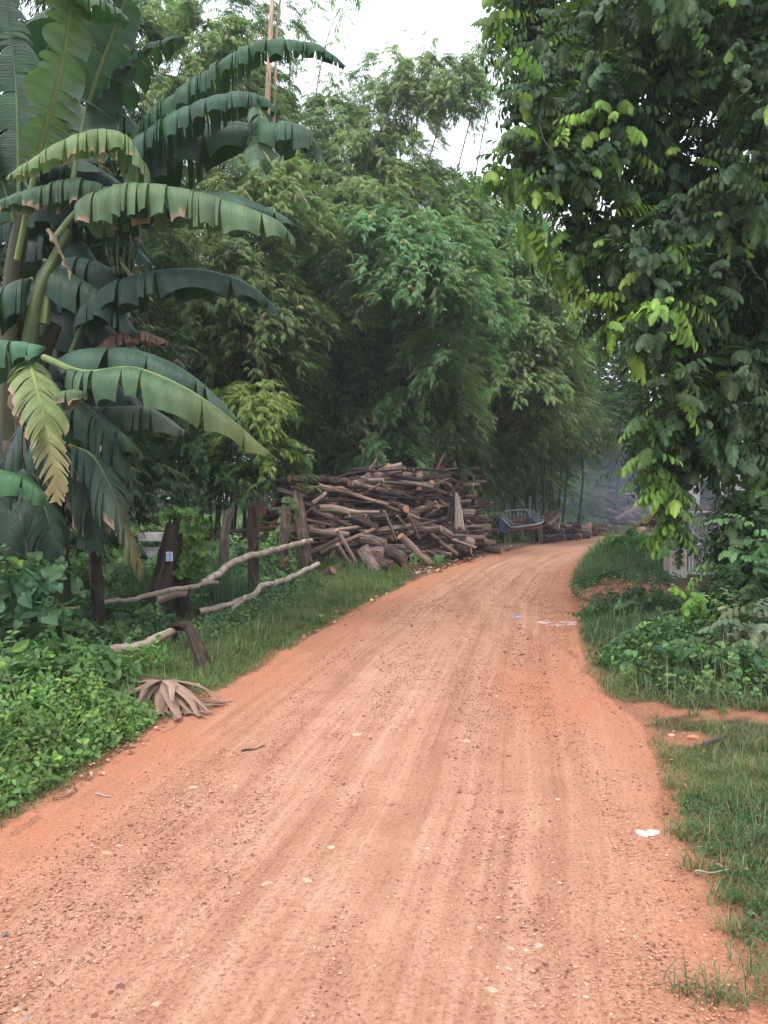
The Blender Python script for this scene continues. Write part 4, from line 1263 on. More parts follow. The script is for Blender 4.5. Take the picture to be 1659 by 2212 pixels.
WL = (0.075, 0.14, 0.05); WB = (0.14, 0.25, 0.06)
weeds('low bright leafy weeds filling the lower left corner', [G(-80, 1800), G(60, 1730), G(180, 1660), G(300, 1590), G(330, 1560), G(280, 1520), G(150, 1540), G(-80, 1560)],
      1150, 0.32, T_WEED, (0.095, 0.165, 0.05), 1, (0.25, 0.85), WB, 0.35, taper=0.5)
weeds('bank of grey green leafy weeds left of the dry palm litter', gpoly([(-120, 1640), (60, 1640), (250, 1560), (320, 1530), (300, 1490), (160, 1475), (-120, 1480)]),
      900, 0.34, T_WEED + T_SMALLHEART, WL, 2, (0.5, 1.0), WB, 0.15, taper=0.35)
weeds('tangled green creepers under the banana plants at the left edge', [G(-160, 1480), G(60, 1490), G(180, 1450), G(170, 1400), G(-100, 1380), (-7.5, 9)],
      380, 1.0, T_SMALLHEART, (0.05, 0.10, 0.035), 3, (0.7, 1.3), (0.12, 0.24, 0.06), 0.15, taper=0.6)
weeds('leafy undergrowth behind the post and rail fence', [(-4.6, 10.2), (-2.9, 10.6), (-2.0, 12.6), (-1.6, 15.6), (-2.2, 17.0), (-7, 18), (-9, 14)],
      150, 0.62, T_SMALLHEART + T_WEED, (0.085, 0.16, 0.06), 4, (0.9, 1.6), (0.16, 0.28, 0.09), 0.25, taper=0.5)
weeds('ragged low weeds growing over the driveway soil', gpoly([(1235, 1300), (1440, 1312), (1480, 1280), (1440, 1262), (1300, 1258), (1240, 1268)]),
      60, 0.10, T_WEED + T_SMALLHEART, (0.07, 0.13, 0.05), 11, (0.5, 1.2), taper=0.2)
weeds('low leafy weeds around the broken lower rail', [(-4.3, 7.6), (-2.6, 7.9), (-2.5, 9.3), (-3.4, 10.6), (-6, 10.5), (-6, 8.2)],
      260, 0.26, T_WEED + T_SMALLHEART, (0.05, 0.10, 0.04), 10, (0.5, 1.1), (0.12, 0.22, 0.07), 0.15, taper=0.3)
weeds('small bushy weeds along the foot of the fence', gpoly([(400, 1420), (470, 1400), (600, 1345), (700, 1290), (690, 1262), (600, 1290), (480, 1350), (400, 1385)]),
      260, 0.17, T_WEED, (0.06, 0.11, 0.045), 5, (0.6, 1.0), (0.1, 0.18, 0.05), 0.15, taper=0.25)
weeds('clover like leaves mixed into the lower right grass', [G(1450, 1720), G(1700, 1720), (3.4, 2.4), G(1620, 2050), G(1520, 1850)],
      700, 0.03, T_WEED, (0.05, 0.10, 0.042), 6, (0.18, 0.36), taper=0.3)
weeds('leafy weeds mixed into the grass above the red side track', gpoly([(1290, 1440), (1400, 1500), (1500, 1530), (2100, 1575), (2100, 1420), (1500, 1400), (1350, 1390)]),
      420, 0.26, T_WEED + T_SMALLHEART, (0.055, 0.11, 0.045), 9, (0.4, 0.9), (0.12, 0.22, 0.07), 0.2, taper=0.4)
weeds('small weeds dotted along the foot of the large log heap', [(-1.2, 16.2), (1.6, 18.8), (4.2, 24.5), (4.6, 24.3), (2.0, 18.3), (-0.9, 15.8)],
      14, 0.22, T_SMALLHEART, (0.08, 0.16, 0.06), 7, (1.0, 1.8), taper=0.2)
weeds('green weeds around the metal cart', gpoly([(1030, 1182), (1080, 1172), (1200, 1158), (1200, 1140), (1040, 1150)]),
      14, 0.55, T_SMALLHEART, (0.07, 0.15, 0.055), 8, (1.6, 2.6), taper=0.4)

# creeping vines as things of their own
def vine(label, pts, tpls, sz, n, col, seed, wob=0.07, bright=None, name='creeper', cat='vine', r=0.008):
    q = np.random.default_rng(seed)
    w = crv([P(*p) for p in pts], 40)
    root = empty(name, w[0], label, cat)
    g = Geo(); tube(g, w + 0.02 * (q.random((40, 3)) - 0.5), r, 5); g.build('stem', M_GREENCULM, root)
    g = Geo(); O = w[q.integers(0, 40, n)] + q.normal(0, wob, (n, 3))
    X = q.normal(0, 0.7, (n, 3)); X[:, 1] -= 0.6
    C = vary(col, n, q, 0.3, 0.15)
    if bright is not None:
        b = q.random(n) < 0.3; C[b] = vary(bright, b.sum(), q)
    A = q.normal(0, 0.4, (n, 3)); A[:, 2] += 0.8; A[:, 1] -= 0.6
    spread(g, tpls, O, X, A, sz * (0.7 + 0.6 * q.random(n)), C, q)
    g.build('foliage', M_WEED, root)
vine('leafy green creeper hanging down the dark double post', [(398, 1115, 10.1), (402, 1140, 10.0), (415, 1195, 9.9), (412, 1225, 9.9)], T_SMALLHEART, 0.9, 125, (0.09, 0.18, 0.055), 1, 0.085, (0.18, 0.3, 0.09))
vine('thin creeper runner over the top of the dark double post', [(340, 1114, 9.9), (370, 1111, 9.9), (400, 1112, 9.9), (440, 1130, 9.9), (455, 1136, 9.9)], T_SMALLHEART, 0.6, 40, (0.13, 0.24, 0.07), 2, 0.03)
vine('pale creeper climbing the tallest right hand fence post', [(620, 1250, 14.3), (610, 1180, 14.3), (622, 1120, 14.4), (618, 1080, 14.6)], T_SMALLHEART, 0.9, 60, (0.15, 0.2, 0.07), 3, 0.09)
vine('large heart leaved creeper covering the left bank', [(-40, 1290, 6.6), (30, 1270, 6.6), (80, 1260, 6.5), (120, 1300, 6.5), (60, 1350, 6.4), (0, 1330, 6.4), (-40, 1380, 6.3)], T_HEART, 0.55, 110, (0.05, 0.10, 0.045), 4, 0.10, name='heart_leaf_creeper', r=0.006)
vine('fresh shoot of bright leaves in front of the broken lower rail', [(270, 1440, 6.9), (300, 1425, 6.9), (320, 1410, 6.8), (345, 1420, 6.8)], T_WEED, 1.0, 16, (0.12, 0.24, 0.06), 5, 0.04)
vine('clump of big leaved creeper growing low on the left bank', [(-30, 1440, 6.2), (40, 1420, 6.2), (100, 1410, 6.2), (140, 1440, 6.2), (60, 1480, 6.0)], T_HEART, 0.36, 110, (0.08, 0.17, 0.05), 6, 0.10, name='heart_leaf_creeper', r=0.006)

vine('bright broad leaved shoot low in front of the vine hedge', [(1500, 1330, 8.1), (1490, 1300, 8.0), (1475, 1270, 7.9)], T_BROAD, 0.62, 12, (0.14, 0.26, 0.05), 21, 0.05, name='leafy_shoot', cat='plant', r=0.006)
vine('small bright shoot just right of the larger one before the hedge', [(1545, 1370, 8.0), (1540, 1345, 7.9), (1530, 1325, 7.8)], T_BROAD, 0.5, 7, (0.14, 0.26, 0.05), 22, 0.04, name='leafy_shoot', cat='plant', r=0.005)
# ------------------------------------------------------------------ firewood
def log_mesh(seed, sides=10):
    """unit log: 1 m long along X, 0.1 m radius, bent, with cut ends"""
    q = np.random.default_rng(seed); n = 9
    x = np.linspace(-0.5, 0.5, n)
    b1, b2 = (q.random(2) - 0.5) * 0.12
    k = (q.random() - 0.5) * 0.05
    pts = np.stack([x, b1 * (x * x * 4 - 1) * 0.5 + k * np.sin(x * 7), b2 * (x * x * 4 - 1) * 0.5], 1)
    r = 0.1 * np.linspace(1.08, 0.86, n) * (1 + 0.10 * (q.random(n) - 0.5))
    g = Geo(); tube(g, pts, r, sides, rough=0.16, seed=seed, capmat=1)
    if seed % 2 == 0:   # a lopped side branch
        t = 2 + int(q.random() * 5); a = q.random() * 6.28
        o = np.array([0.25, math.cos(a), math.sin(a)])
        p0 = pts[t]; tube(g, np.array([p0, p0 + o * 0.10, p0 + o * 0.17]), [0.045, 0.036, 0.033], 6, rough=0.1, seed=seed + 1, capmat=1)
    return g.mesh('log', [M_BARK, M_CUT], True)
LOGM = [log_mesh(i, 14) for i in range(18)]
M_PEELED = wood_mat('peeled_stick', (0.08, 0.05, 0.042), (0.23, 0.155, 0.125), (0.38, 0.28, 0.235), (8, 2.0, 1), rnd=0.45, bmp=0.8)
_mb, M_BARK = M_BARK, M_PEELED
STICKM = [log_mesh(40 + i, 8) for i in range(10)]
M_BARK = _mb

def put_log(c, yaw, pitch, length, rad, label, group, seed, mesh=None, name='log'):
    o = bpy.data.objects.new(name, mesh or LOGM[seed % len(LOGM)]); COL.objects.link(o)
    o.location = [float(a) for a in c]
    o.rotation_euler = (float(seed * 1.7 % 6.28), float(-pitch), float(yaw))
    # long thin logs: the bend must not grow with the length, so scale evenly across
    o.scale = (length, rad / 0.1, rad / 0.1)
    tag(o, label, 'log', group)
    return o

def heap():
    q = np.random.default_rng(21)
    # foot line of the heap, read along the front, and its height there
    foot = crv([(-2.6, 18.6, 0), (-1.35, 17.9, 0), (-0.3, 17.6, 0), (0.9, 18.6, 0), (2.2, 21.2, 0), (3.25, 24.3, 0)], 60)[:, :2]
    s = np.concatenate([[0], np.cumsum(np.linalg.norm(np.diff(foot, axis=0), axis=1))]); S = s[-1]
    def at_s(a):
        return np.array([np.interp(a, s, foot[:, 0]), np.interp(a, s, foot[:, 1])])
    def top(a):
        t = a / S
        return np.interp(t, [0, 0.09, 0.2, 0.3, 0.5, 0.9, 0.965, 1], [0.6, 1.3, 2.15, 2.4, 2.5, 2.6, 2.45, 1.3])
    nrm = np.array([-0.62, 0.78])   # into the heap
    zones = {'low': ('dark firewood log at the foot of the large heap', 'firewood logs along the foot of the large heap'),
             'mid': ('rough firewood log stacked in the middle courses of the large heap', 'firewood logs in the middle of the large heap'),
             'top': ('weathered branch log lying along the top of the large heap', 'firewood logs on top of the large heap')}
    cnt = 0; rest = []
    z = 0.08
    while z < 2.6:
        step = 0.135
        a = 0.1 + 0.4 * q.random()
        while a < S:
            if z < top(a) - 0.03:
                L = 0.75 + 1.0 * q.random(); r = 0.030 + 0.075 * q.random() ** 2.0
                back = 0.05 + 0.42 * z + 0.35 * q.random()
                p = at_s(a); cx, cy = p + nrm * back
                yaw = 0.12 + q.normal(0, 0.42)
                if q.random() < 0.12: yaw += 1.1
                pitch = q.normal(0, 0.15)
                zt = 'low' if z < 0.6 else ('mid' if z < 1.9 else 'top')
                if cnt < 150 and (r > 0.045 or q.random() < 0.25):
                    put_log((cx, cy, z + 0.16 * (q.random() - 0.4)), yaw, pitch, L, r, zones[zt][0], zones[zt][1], cnt); cnt += 1
                else: rest.append(((cx, cy, z + 0.16 * (q.random() - 0.4)), yaw, pitch, L, r))
                a += L * (0.50 + 0.25 * q.random())
            else: a += 0.5
        z += step
    # loose sticks leaning on the face: pixel ends and depth
    leaning = [((365, 505), (610, 610), 17.0, .05), ((335, 575), (500, 610), 17.0, .035), ((430, 500), (725, 540), 17.3, .09), ((345, 670), (700, 620), 16.7, .05),
               ((440, 790), (790, 640), 16.4, .06), ((540, 640), (665, 850), 16.0, .045), ((545, 735), (655, 920), 15.9, .035), ((350, 800), (560, 700), 16.3, .06),
               ((850, 520), (930, 710), 17.6, .03), ((935, 550), (1010, 640), 18.2, .03), ((1010, 545), (1080, 700), 18.0, .045), ((1040, 575), (1330, 800), 19.0, .055),
               ((955, 680), (1150, 860), 17.5, .075), ((800, 460), (1080, 570), 18.5, .045), ((640, 320), (965, 215), 19.5, .07), ((310, 290), (490, 310), 18.8, .05),
               ((1150, 265), (1255, 225), 24.0, .05), ((1130, 290), (1435, 285), 24.0, .06), ((1340, 520), (1560, 580), 23.5, .045), ((1350, 370), (1455, 405), 24.3, .04),
               ((1120, 780), (1240, 825), 18.9, .045), ((380, 470), (470, 400), 17.4, .05), ((420, 360), (640, 385), 18.2, .09), ((650, 330), (830, 375), 18.4, .07),
               ((360, 640), (620, 670), 16.6, .08), ((630, 525), (820, 525), 17.2, .04), ((1400, 560), (1500, 600), 23.2, .04), ((500, 905), (640, 850), 15.9, .05)]
    for i, (a, b, d, r) in enumerate(leaning):
        A = P(548.6 + a[0] * .3307, 932.6 + a[1] * .3307, d); B = P(548.6 + b[0] * .3307, 932.6 + b[1] * .3307, d + 0.25)
        v = B - A; L = np.linalg.norm(v)
        put_log((A + B) / 2, math.atan2(v[1], v[0]), math.asin(v[2] / L), L, r,
                'pale stick leaning loose on the front of the large heap', 'loose sticks leaning on the large heap', 400 + i, mesh=STICKM[i % 10])
    for i in range(44):
        a = S * (0.06 + 0.9 * q.random()); z = 0.25 + 2.1 * q.random() ** 0.9
        if z > top(a): continue
        p = at_s(a) + nrm * (0.42 * z - 0.02); L = 0.6 + 1.1 * q.random()
        leaning_pitch = q.normal(0, 0.5)
        put_log((p[0], p[1], max(z, 0.12 + abs(math.sin(leaning_pitch)) * L / 2)), 0.2 + q.normal(0, 0.4), leaning_pitch, L, 0.022 + 0.03 * q.random(),
                'pale stick leaning loose on the front of the large heap', 'loose sticks leaning on the large heap', 450 + i, mesh=STICKM[i % 10])
    # chunky pieces at the foot
    chunks = [((705, 760), (805, 915), 15.9, .13, 'thick upright leaning log with an orange cut end at the foot of the heap'),
              ((850, 780), (985, 850), 16.2, .14, 'biggest grey stump lying at the foot of the large heap'),
              ((770, 790), (830, 800), 16.3, .15, 'short thick log with a hollow brown cut end at the foot of the heap'),
              ((760, 830), (900, 870), 16.0, .11, 'peeled pinkish log lying under the biggest grey stump'),
              ((1290, 780), (1420, 775), 20.0, .13, 'split grey block at the road edge by the right end of the heap'),
              ((1240, 720), (1440, 735), 21.2, .15, 'thick bleached log low in the right end of the heap'),
              ((1380, 680), (1510, 690), 22.8, .17, 'thick charred log at the right foot of the heap'),
              ((1060, 590), (1300, 690), 20.0, .13, 'very thick dark trunk slanting down inside the right half of the heap'),
              ((975, 290), (1100, 300), 21.0, .12, 'thick dark log near the top middle of the heap'),
              ((700, 700), (860, 740), 16.4, .12, 'thick barked log above the hollow ended one'),
              ((640, 560), (800, 630), 17.0, .12, 'thick dark log slanting across the left middle of the heap'),
              ((510, 325), (615, 330), 18.0, .10, 'dark log with a bright orange cut end near the top left of the heap'),
              ((1150, 235), (1275, 240), 24.2, .09, 'log with a fresh pink split end on top of the right side of the heap')]
    for i, (a, b, d, r, lab) in enumerate(chunks):
        A = P(548.6 + a[0] * .3307, 932.6 + a[1] * .3307, d); B = P(548.6 + b[0] * .3307, 932.6 + b[1] * .3307, d - 0.15)
        v = B - A; L = max(np.linalg.norm(v), 0.45)
        c = (A + B) / 2; c[2] = max(c[2], r * 0.8)
        put_log(c, math.atan2(v[1], v[0]), math.asin(np.clip(v[2] / L, -1, 1)), L, r, lab, None, 500 + i)
    # inner logs that fill the heap
    g = Geo()
    for i, (c, yaw, pitch, L, r) in enumerate(rest):
        dv = np.array([math.cos(yaw) * math.cos(pitch), math.sin(yaw) * math.cos(pitch), math.sin(pitch)]) * L / 2; c = np.array(c)
        tube(g, crv([c - dv, c + (q.random(3) - .5) * 0.06, c + dv], 7), np.linspace(r, r * .8, 7), 10, np.ones(3) * (0.7 + 0.6 * q.random()), rough=0.15, seed=i, capmat=1)
    for i in range(330):
        a = q.random() * S; z = 0.1 + q.random() * 2.2
        if z > top(a) - 0.1: continue
        p = at_s(a) + nrm * (0.75 + 0.42 * z + 1.6 * q.random())
        yaw = q.random() * 3.14; L = 0.6 + 0.6 * q.random(); r = 0.07 + 0.06 * q.random()
        dv = np.array([math.cos(yaw), math.sin(yaw), q.normal(0, 0.1)]) * L / 2
        c = np.array([p[0], p[1], z])
        tube(g, np.array([c - dv, c, c + dv]), [r, r, r * .9], 7, rough=0.15, seed=i, capmat=1)
    tag(g.build('logs', [M_BARK, M_CUT], smooth=True), 'thinner and inner firewood filling the large heap', 'firewood', kind='stuff')
heap()

def far_logs():
    q = np.random.default_rng(22)
    # row of short chunky logs past the cart
    for i in range(30):
        t = (i % 10) / 9.0; lay = i // 10
        u = 1190 + 138 * t + 6 * q.random(); v = 1160 - 12 * t - lay * (14 if lay < 2 else 13) * (1 - 0.55 * t) + 3 * q.random()
        d = 28.5 + 7.5 * t + 0.3 * lay
        c = P(u, v, d); r = 0.10 + 0.08 * q.random(); c[2] = max(c[2], r * 0.7)
        put_log(c, q.normal(0.25, 0.55), q.normal(0, 0.15), 0.4 + 0.5 * q.random(), r,
                'short thick log in the low row between the metal cart and the smoky heap', 'short logs in the row beside the road', 600 + i)
    for i, (a, b) in enumerate([((1172, 1118), (1196, 1108)), ((1180, 1124), (1205, 1104)), ((1176, 1112), (1190, 1106)), ((1186, 1130), (1204, 1112))]):
        A = P(*a, 28.6); B = P(*b, 28.8); v = B - A; L = np.linalg.norm(v)
        put_log((A + B) / 2, math.atan2(v[1], v[0]), math.asin(v[2] / L), L * 1.3, 0.09, 'crooked branch piece on top of the short logs just right of the cart', 'branch pieces right of the cart', 640 + i)
    # smoky far heap
    n = 0
    for i in range(62):
        v = 1136 - 96 * q.random() ** 0.85
        hw = np.interp(v, [1040, 1060, 1100, 1140], [60, 68, 55, 40])
        u = np.interp(v, [1040, 1140], [1375, 1362]) + hw * (q.random() * 2 - 1)
        d = 37.5 + (1140 - v) * 0.03 + 0.6 * q.random()
        put_log(P(u, v, d), q.normal(0.1, 0.35), q.normal(0.0, 0.22), 1.3 + 1.6 * q.random(), 0.06 + 0.07 * q.random(),
                'dim log in the far heap veiled by blue smoke', 'logs of the far smoky heap', 700 + i)
    for i, (a, b, r, lab) in enumerate([((1306, 1098), (1352, 1118), .08, 'steep pole sliding down the left of the far smoky heap'), ((1330, 1122), (1395, 1086), .09, 'long pale pole slanting up across the far smoky heap'),
                               ((1372, 1110), (1400, 1128), .14, 'thick pale log at the foot of the far smoky heap'), ((1345, 1075), (1392, 1090), .07, 'thin pole lying over the middle of the far smoky heap')]):
        A = P(*a, 36.8); B = P(*b, 37); v = B - A; L = np.linalg.norm(v)
        put_log((A + B) / 2, math.atan2(v[1], v[0]), math.asin(v[2] / L), L, r, lab, None, 800 + i)
    # right hand stack
    for i, (u, v, L, r) in enumerate([(1393, 1155, .9, .17), (1420, 1152, .9, .13), (1432, 1162, .8, .12), (1385, 1148, .7, .1), (1410, 1140, 1.2, .1), (1428, 1138, 1.1, .11),
                                      (1402, 1130, 1.0, .1), (1425, 1125, 1.1, .1), (1412, 1120, .9, .11), (1432, 1113, .8, .1), (1418, 1108, .7, .09), (1400, 1162, .7, .12), (1440, 1147, 1.0, .12)]):
        put_log(P(u, v, 25.2 + 0.1 * q.random()), q.normal(0.35, 0.3), 0.14 + q.normal(0, 0.08), L, r,
                'orange ended log in the small stack behind the hanging lime green shoots', 'logs of the small right hand stack', 850 + i)
    put_log(P(700, 1244, 15.3), -0.5, 0.5, 0.5, 0.1, 'pale split wood block standing behind the last fence post', None, 870)
    for i, (a, b) in enumerate([((650, 1105), (560, 1120)), ((470, 1150), (640, 1135)), ((560, 1225), (680, 1195)), ((570, 1215), (640, 1222)), ((560, 1195), (600, 1180)), ((575, 1235), (672, 1208))]):
        A = P(*a, 16.6); B = P(*b, 16.9); v = B - A; L = np.linalg.norm(v)
        put_log((A + B) / 2, math.atan2(v[1], v[0]), math.asin(v[2] / L), L, 0.05, 'thin branch lying behind the right fence posts', 'thin branches behind the fence', 880 + i)
far_logs()

# sack hanging over the heap
def sack():
    root = empty('hanging_sack', P(1003, 1160, 19.3), 'pale grey crumpled sack with a dark side hanging on the front of the log heap', 'sack')
    for name, us, mat, dd in (('dark_flap', (961, 986), plain('dark_cloth', (0.035, 0.026, 0.026), 0.95, var=0.4, spec=0.1), 0.12),
                          ('sack_cloth', (984, 1003), plain('sack_cloth', (0.30, 0.255, 0.22), 0.95, var=0.3, sc=18, spec=0.1), 0.0)):
        q = np.random.default_rng(9); nu, nv = 22, 24; V = []
        for j in range(nv):
            t = j / (nv - 1)
            u0 = 984 + (us[0] - 984) * (0.12 + 0.88 * t ** 0.8) if name == 'dark_flap' else 984 - 2 * t
            u1 = 985 + (us[1] - 984) * (0.12 + 0.88 * t ** 0.7) if name == 'sack_cloth' else 986
            for i in range(nu):
                a = i / (nu - 1)
                v = 1064 + (78 if name == 'sack_cloth' else 64) * t + 3 * math.sin(a * 9) * t
                p = P(u0 + (u1 - u0) * a, v, 19.25 + dd - 0.10 * math.sin(a * 3.14) * (0.3 + t))
                p[1] += 0.05 * math.sin(a * 17 + 1.5 * t) * (0.25 + 0.75 * t)
                V.append(p)
        i = np.arange(nu * nv).reshape(nv, nu)
        f = np.stack([i[:-1, :-1], i[1:, :-1], i[1:, 1:], i[:-1, 1:]], -1).reshape(-1, 4)
        g = Geo(); g.add(V, f); o = g.build(name, mat, root, smooth=True)
        sd = o.modifiers.new('thick', 'SOLIDIFY'); sd.thickness = 0.008
sack()

# ------------------------------------------------------------------ fence
def fence():
    b0 = G(548, 1310)
    root = empty('rail_fence', (b0[0], b0[1], 0), 'weathered post fence with bamboo pole rails running along the left verge', 'fence')
    def post(pts, r0, r1, seed, rough=0.28, tone=(1, 1, 1), jag=True):
        w = crv([P(*p) for p in pts], 16); w[0, 2] = min(w[0, 2], 0.0) - 0.05
        q = np.random.default_rng(seed); n = 16; sides = 10
        w[1:] += (q.random((n - 1, 3)) - 0.5) * 0.02
        rr = np.linspace(r0, r1, n)
        g = Geo(); tube(g, w, rr, sides, tone, rough=rough, seed=seed)
        if jag:   # splintered top
            for k in range(4):
                a = q.random() * 6.28; p = w[-1] + r1 * 0.5 * np.array([math.cos(a), math.sin(a), 0]); t = w[-1] - w[-2]
                tube(g, np.array([p - t, p + norm(t) * 0.02, p + norm(t) * (0.04 + 0.06 * q.random())]), [r1 * .45, r1 * .4, 0.006], 5, tone, rough=0.2, seed=seed + k)
        return g.build('post', M_POST, root)
    dk = (0.34, 0.31, 0.30)
    post([(330, 1370, 9.6), (345, 1290, 9.7), (362, 1215, 9.8), (384, 1138, 9.9)], 0.115, 0.12, 1, tone=dk)
    post([(390, 1350, 10.1), (388, 1250, 10.1), (392, 1180, 10.1), (392, 1120, 10.1)], 0.11, 0.12, 2, tone=dk)
    post([(482, 1305, 12.0), (480, 1240, 12.0), (484, 1165, 12.0), (493, 1108, 12.0)], 0.105, 0.075, 3)
    post([(551, 1312, 11.7), (549, 1230, 11.7), (547, 1150, 11.7), (549, 1092, 11.7)], 0.085, 0.075, 4, tone=(0.5, 0.44, 0.42))
    post([(609, 1262, 14.2), (612, 1200, 14.2), (616, 1150, 14.2), (618, 1103, 14.3)], 0.09, 0.085, 5, tone=(0.85, 0.8, 0.76))
    post([(664, 1252, 15.2), (658, 1190, 15.2), (650, 1130, 15.3), (640, 1068, 15.4)], 0.125, 0.1, 6, tone=(0.85, 0.78, 0.74))
    post([(212, 1410, 8.3), (212, 1330, 8.4), (210, 1250, 8.5), (208, 1170, 8.5)], 0.055, 0.05, 7, tone=(0.2, 0.18, 0.17))  # very dark tone paints the shade this post stands in
    def rail(pts, r, seed, name='rail', col=(1, 1, 1), mat=None):
        w = crv([P(*p) for p in pts], 60); q = np.random.default_rng(seed)
        s = np.concatenate([[0], np.cumsum(np.linalg.norm(np.diff(w, axis=0), axis=1))])
        step = 0.26
        r = r * 0.76; rr = r * (1 + 0.12 * np.exp(-(((s / step) % 1 - 0.5) / 0.09) ** 2)) * np.linspace(1.0, 0.93, 60)
        kink = 0.010 * np.sin(np.floor(s / step) * 2.3)
        w[:, 2] += kink
        g = Geo(); tube(g, w, rr, 12, 0.95 * np.array(col), seed=seed, rough=0.04, capcol=(0.1, 0.08, 0.07))
        for k in range(int(s[-1] / step)):   # joint rings
            i = int(np.argmin(np.abs(s - (k + 0.5) * step)))
            if 0 < i < 59: tube(g, w[i - 1:i + 2] * 0.5 + w[i] * 0.5, [rr[i] * 1.03] * 3, 12, (0.8, 0.72, 0.66), caps=False)
        return g.build(name, mat or M_CULM, root, smooth=True)
    rail([(200, 1305, 8.45), (301, 1291, 9.2), (370, 1274, 9.4), (434, 1263, 9.6), (470, 1258, 9.9)], 0.038, 1, col=(0.8, 0.76, 0.74))
    rail([(434, 1262, 9.7), (470, 1240, 10.3), (513, 1210, 11.0), (585, 1190, 12.0), (630, 1178, 13.3), (672, 1167, 14.6)], 0.062, 2, col=(1.1, 1.05, 1.03))
    rail([(334, 1297, 9.3), (365, 1287, 9.6), (398, 1277, 9.9)], 0.075, 3, col=(0.95, 0.85, 0.8))
    rail([(428, 1322, 9.4), (470, 1314, 9.7), (507, 1302, 10.1), (545, 1287, 10.6), (562, 1268, 10.9)], 0.055, 4)
    rail([(558, 1267, 10.95), (585, 1262, 11.5), (623, 1250, 12.5), (660, 1232, 13.4), (687, 1219, 14.2)], 0.062, 5)
    rail([(486, 1335, 9.5), (505, 1315, 9.9), (530, 1290, 10.4)], 0.04, 6)
    rail([(152, 1407, 6.9), (200, 1408, 7.0), (258, 1403, 7.1), (300, 1393, 7.3), (340, 1379, 7.5), (398, 1351, 7.9)], 0.055, 7, col=(0.85, 0.8, 0.78))
    rail([(100, 1306, 7.9), (140, 1314, 7.9), (165, 1317, 7.9)], 0.024, 8, col=(0.7, 0.6, 0.5))
    # wire ties
    for i, (u, v, d) in enumerate(((548, 1185, 11.55), (618, 1178, 13.2), (655, 1170, 14.4), (552, 1268, 11.5), (484, 1228, 11.3), (390, 1270, 10.0))):
        c = P(u, v, d); an = np.linspace(0, 6.283, 14); g = Geo()
        ring = c + np.stack([0.04 * np.sin(an * 1.0), 0.09 * np.cos(an), 0.10 * np.sin(an)], 1)
        tube(g, ring, 0.005, 5, caps=False); g.build('tie', M_POST, root)
    # the plank across the back
    g = Geo(); A = P(440, 1163, 15.6); B = P(625, 1166, 16.2)
    w = crv([A, (A + B) / 2 + [0, 0, 0.01], B], 8)
    tube(g, w, [0.085] * 8, 4, (0.4, 0.34, 0.33), rough=0.05); g.build('plank', M_POST, root)
    return root
fence()

def bent_post():
    w = crv([P(*p) for p in ((374, 1356, 7.75), (384, 1351, 7.7), (402, 1353, 7.65), (412, 1364, 7.6), (428, 1400, 7.4), (437, 1422, 7.25), (447, 1450, 7.1))], 24)
    w[-1, 2] = -0.03
    g = Geo(); tube(g, w, np.linspace(0.032, 0.062, 24), 9, (0.36, 0.31, 0.31), rough=0.42, seed=4)
    q = np.random.default_rng(4)
    for k in range(6):
        p = w[1] + (q.random(3) - 0.5) * 0.06
        tube(g, np.array([p, p - [0.01, 0, 0.05], p - [0.02 * q.random(), 0, 0.10 + 0.06 * q.random()]]), [0.018, 0.014, 0.004], 5, (0.75, 0.45, 0.35), rough=0.2, seed=k)
    tag(g.build('bent_post', M_POST, origin=w[-1]), 'dark hooked dead stump bent over at the end of the broken lower rail', 'stump')
bent_post()

def paper_tag():
    root = empty('paper_tag', P(366, 1202, 9.62), 'small white printed paper tag nailed to the dark leaning post', 'tag')
    g = Geo(); c = P(366, 1202, 9.62)
    n = 6; V = []
    for j in range(n):
        for i in range(n):
            V.append(c + [(i / 5 - .5) * 0.085, 0.012 * math.sin(i * 1.1), (j / 5 - .5) * 0.115])
    V = np.array(V); V = np.vstack([V, V + [0, 0.003, 0]]); k = n * n
    i = np.arange(k).reshape(n, n)
    f = np.stack([i[:-1, :-1], i[:-1, 1:], i[1:, 1:], i[1:, :-1]], -1).reshape(-1, 4)
    g.add(V, np.concatenate([f, f[:, ::-1] + k])); g.build('paper', plain('paper', (0.66, 0.7, 0.82), 0.7, var=0.1), root)
    g = Geo()
    for a in range(3):
        for b in range(4):
            box(g, c + [(a - 1) * 0.024, -0.016, (b - 1.5) * 0.024], (0.017, 0.002, 0.013))
    g.build('print', plain('print_ink', (0.16, 0.2, 0.42), 0.7, var=0.2), root)
paper_tag()

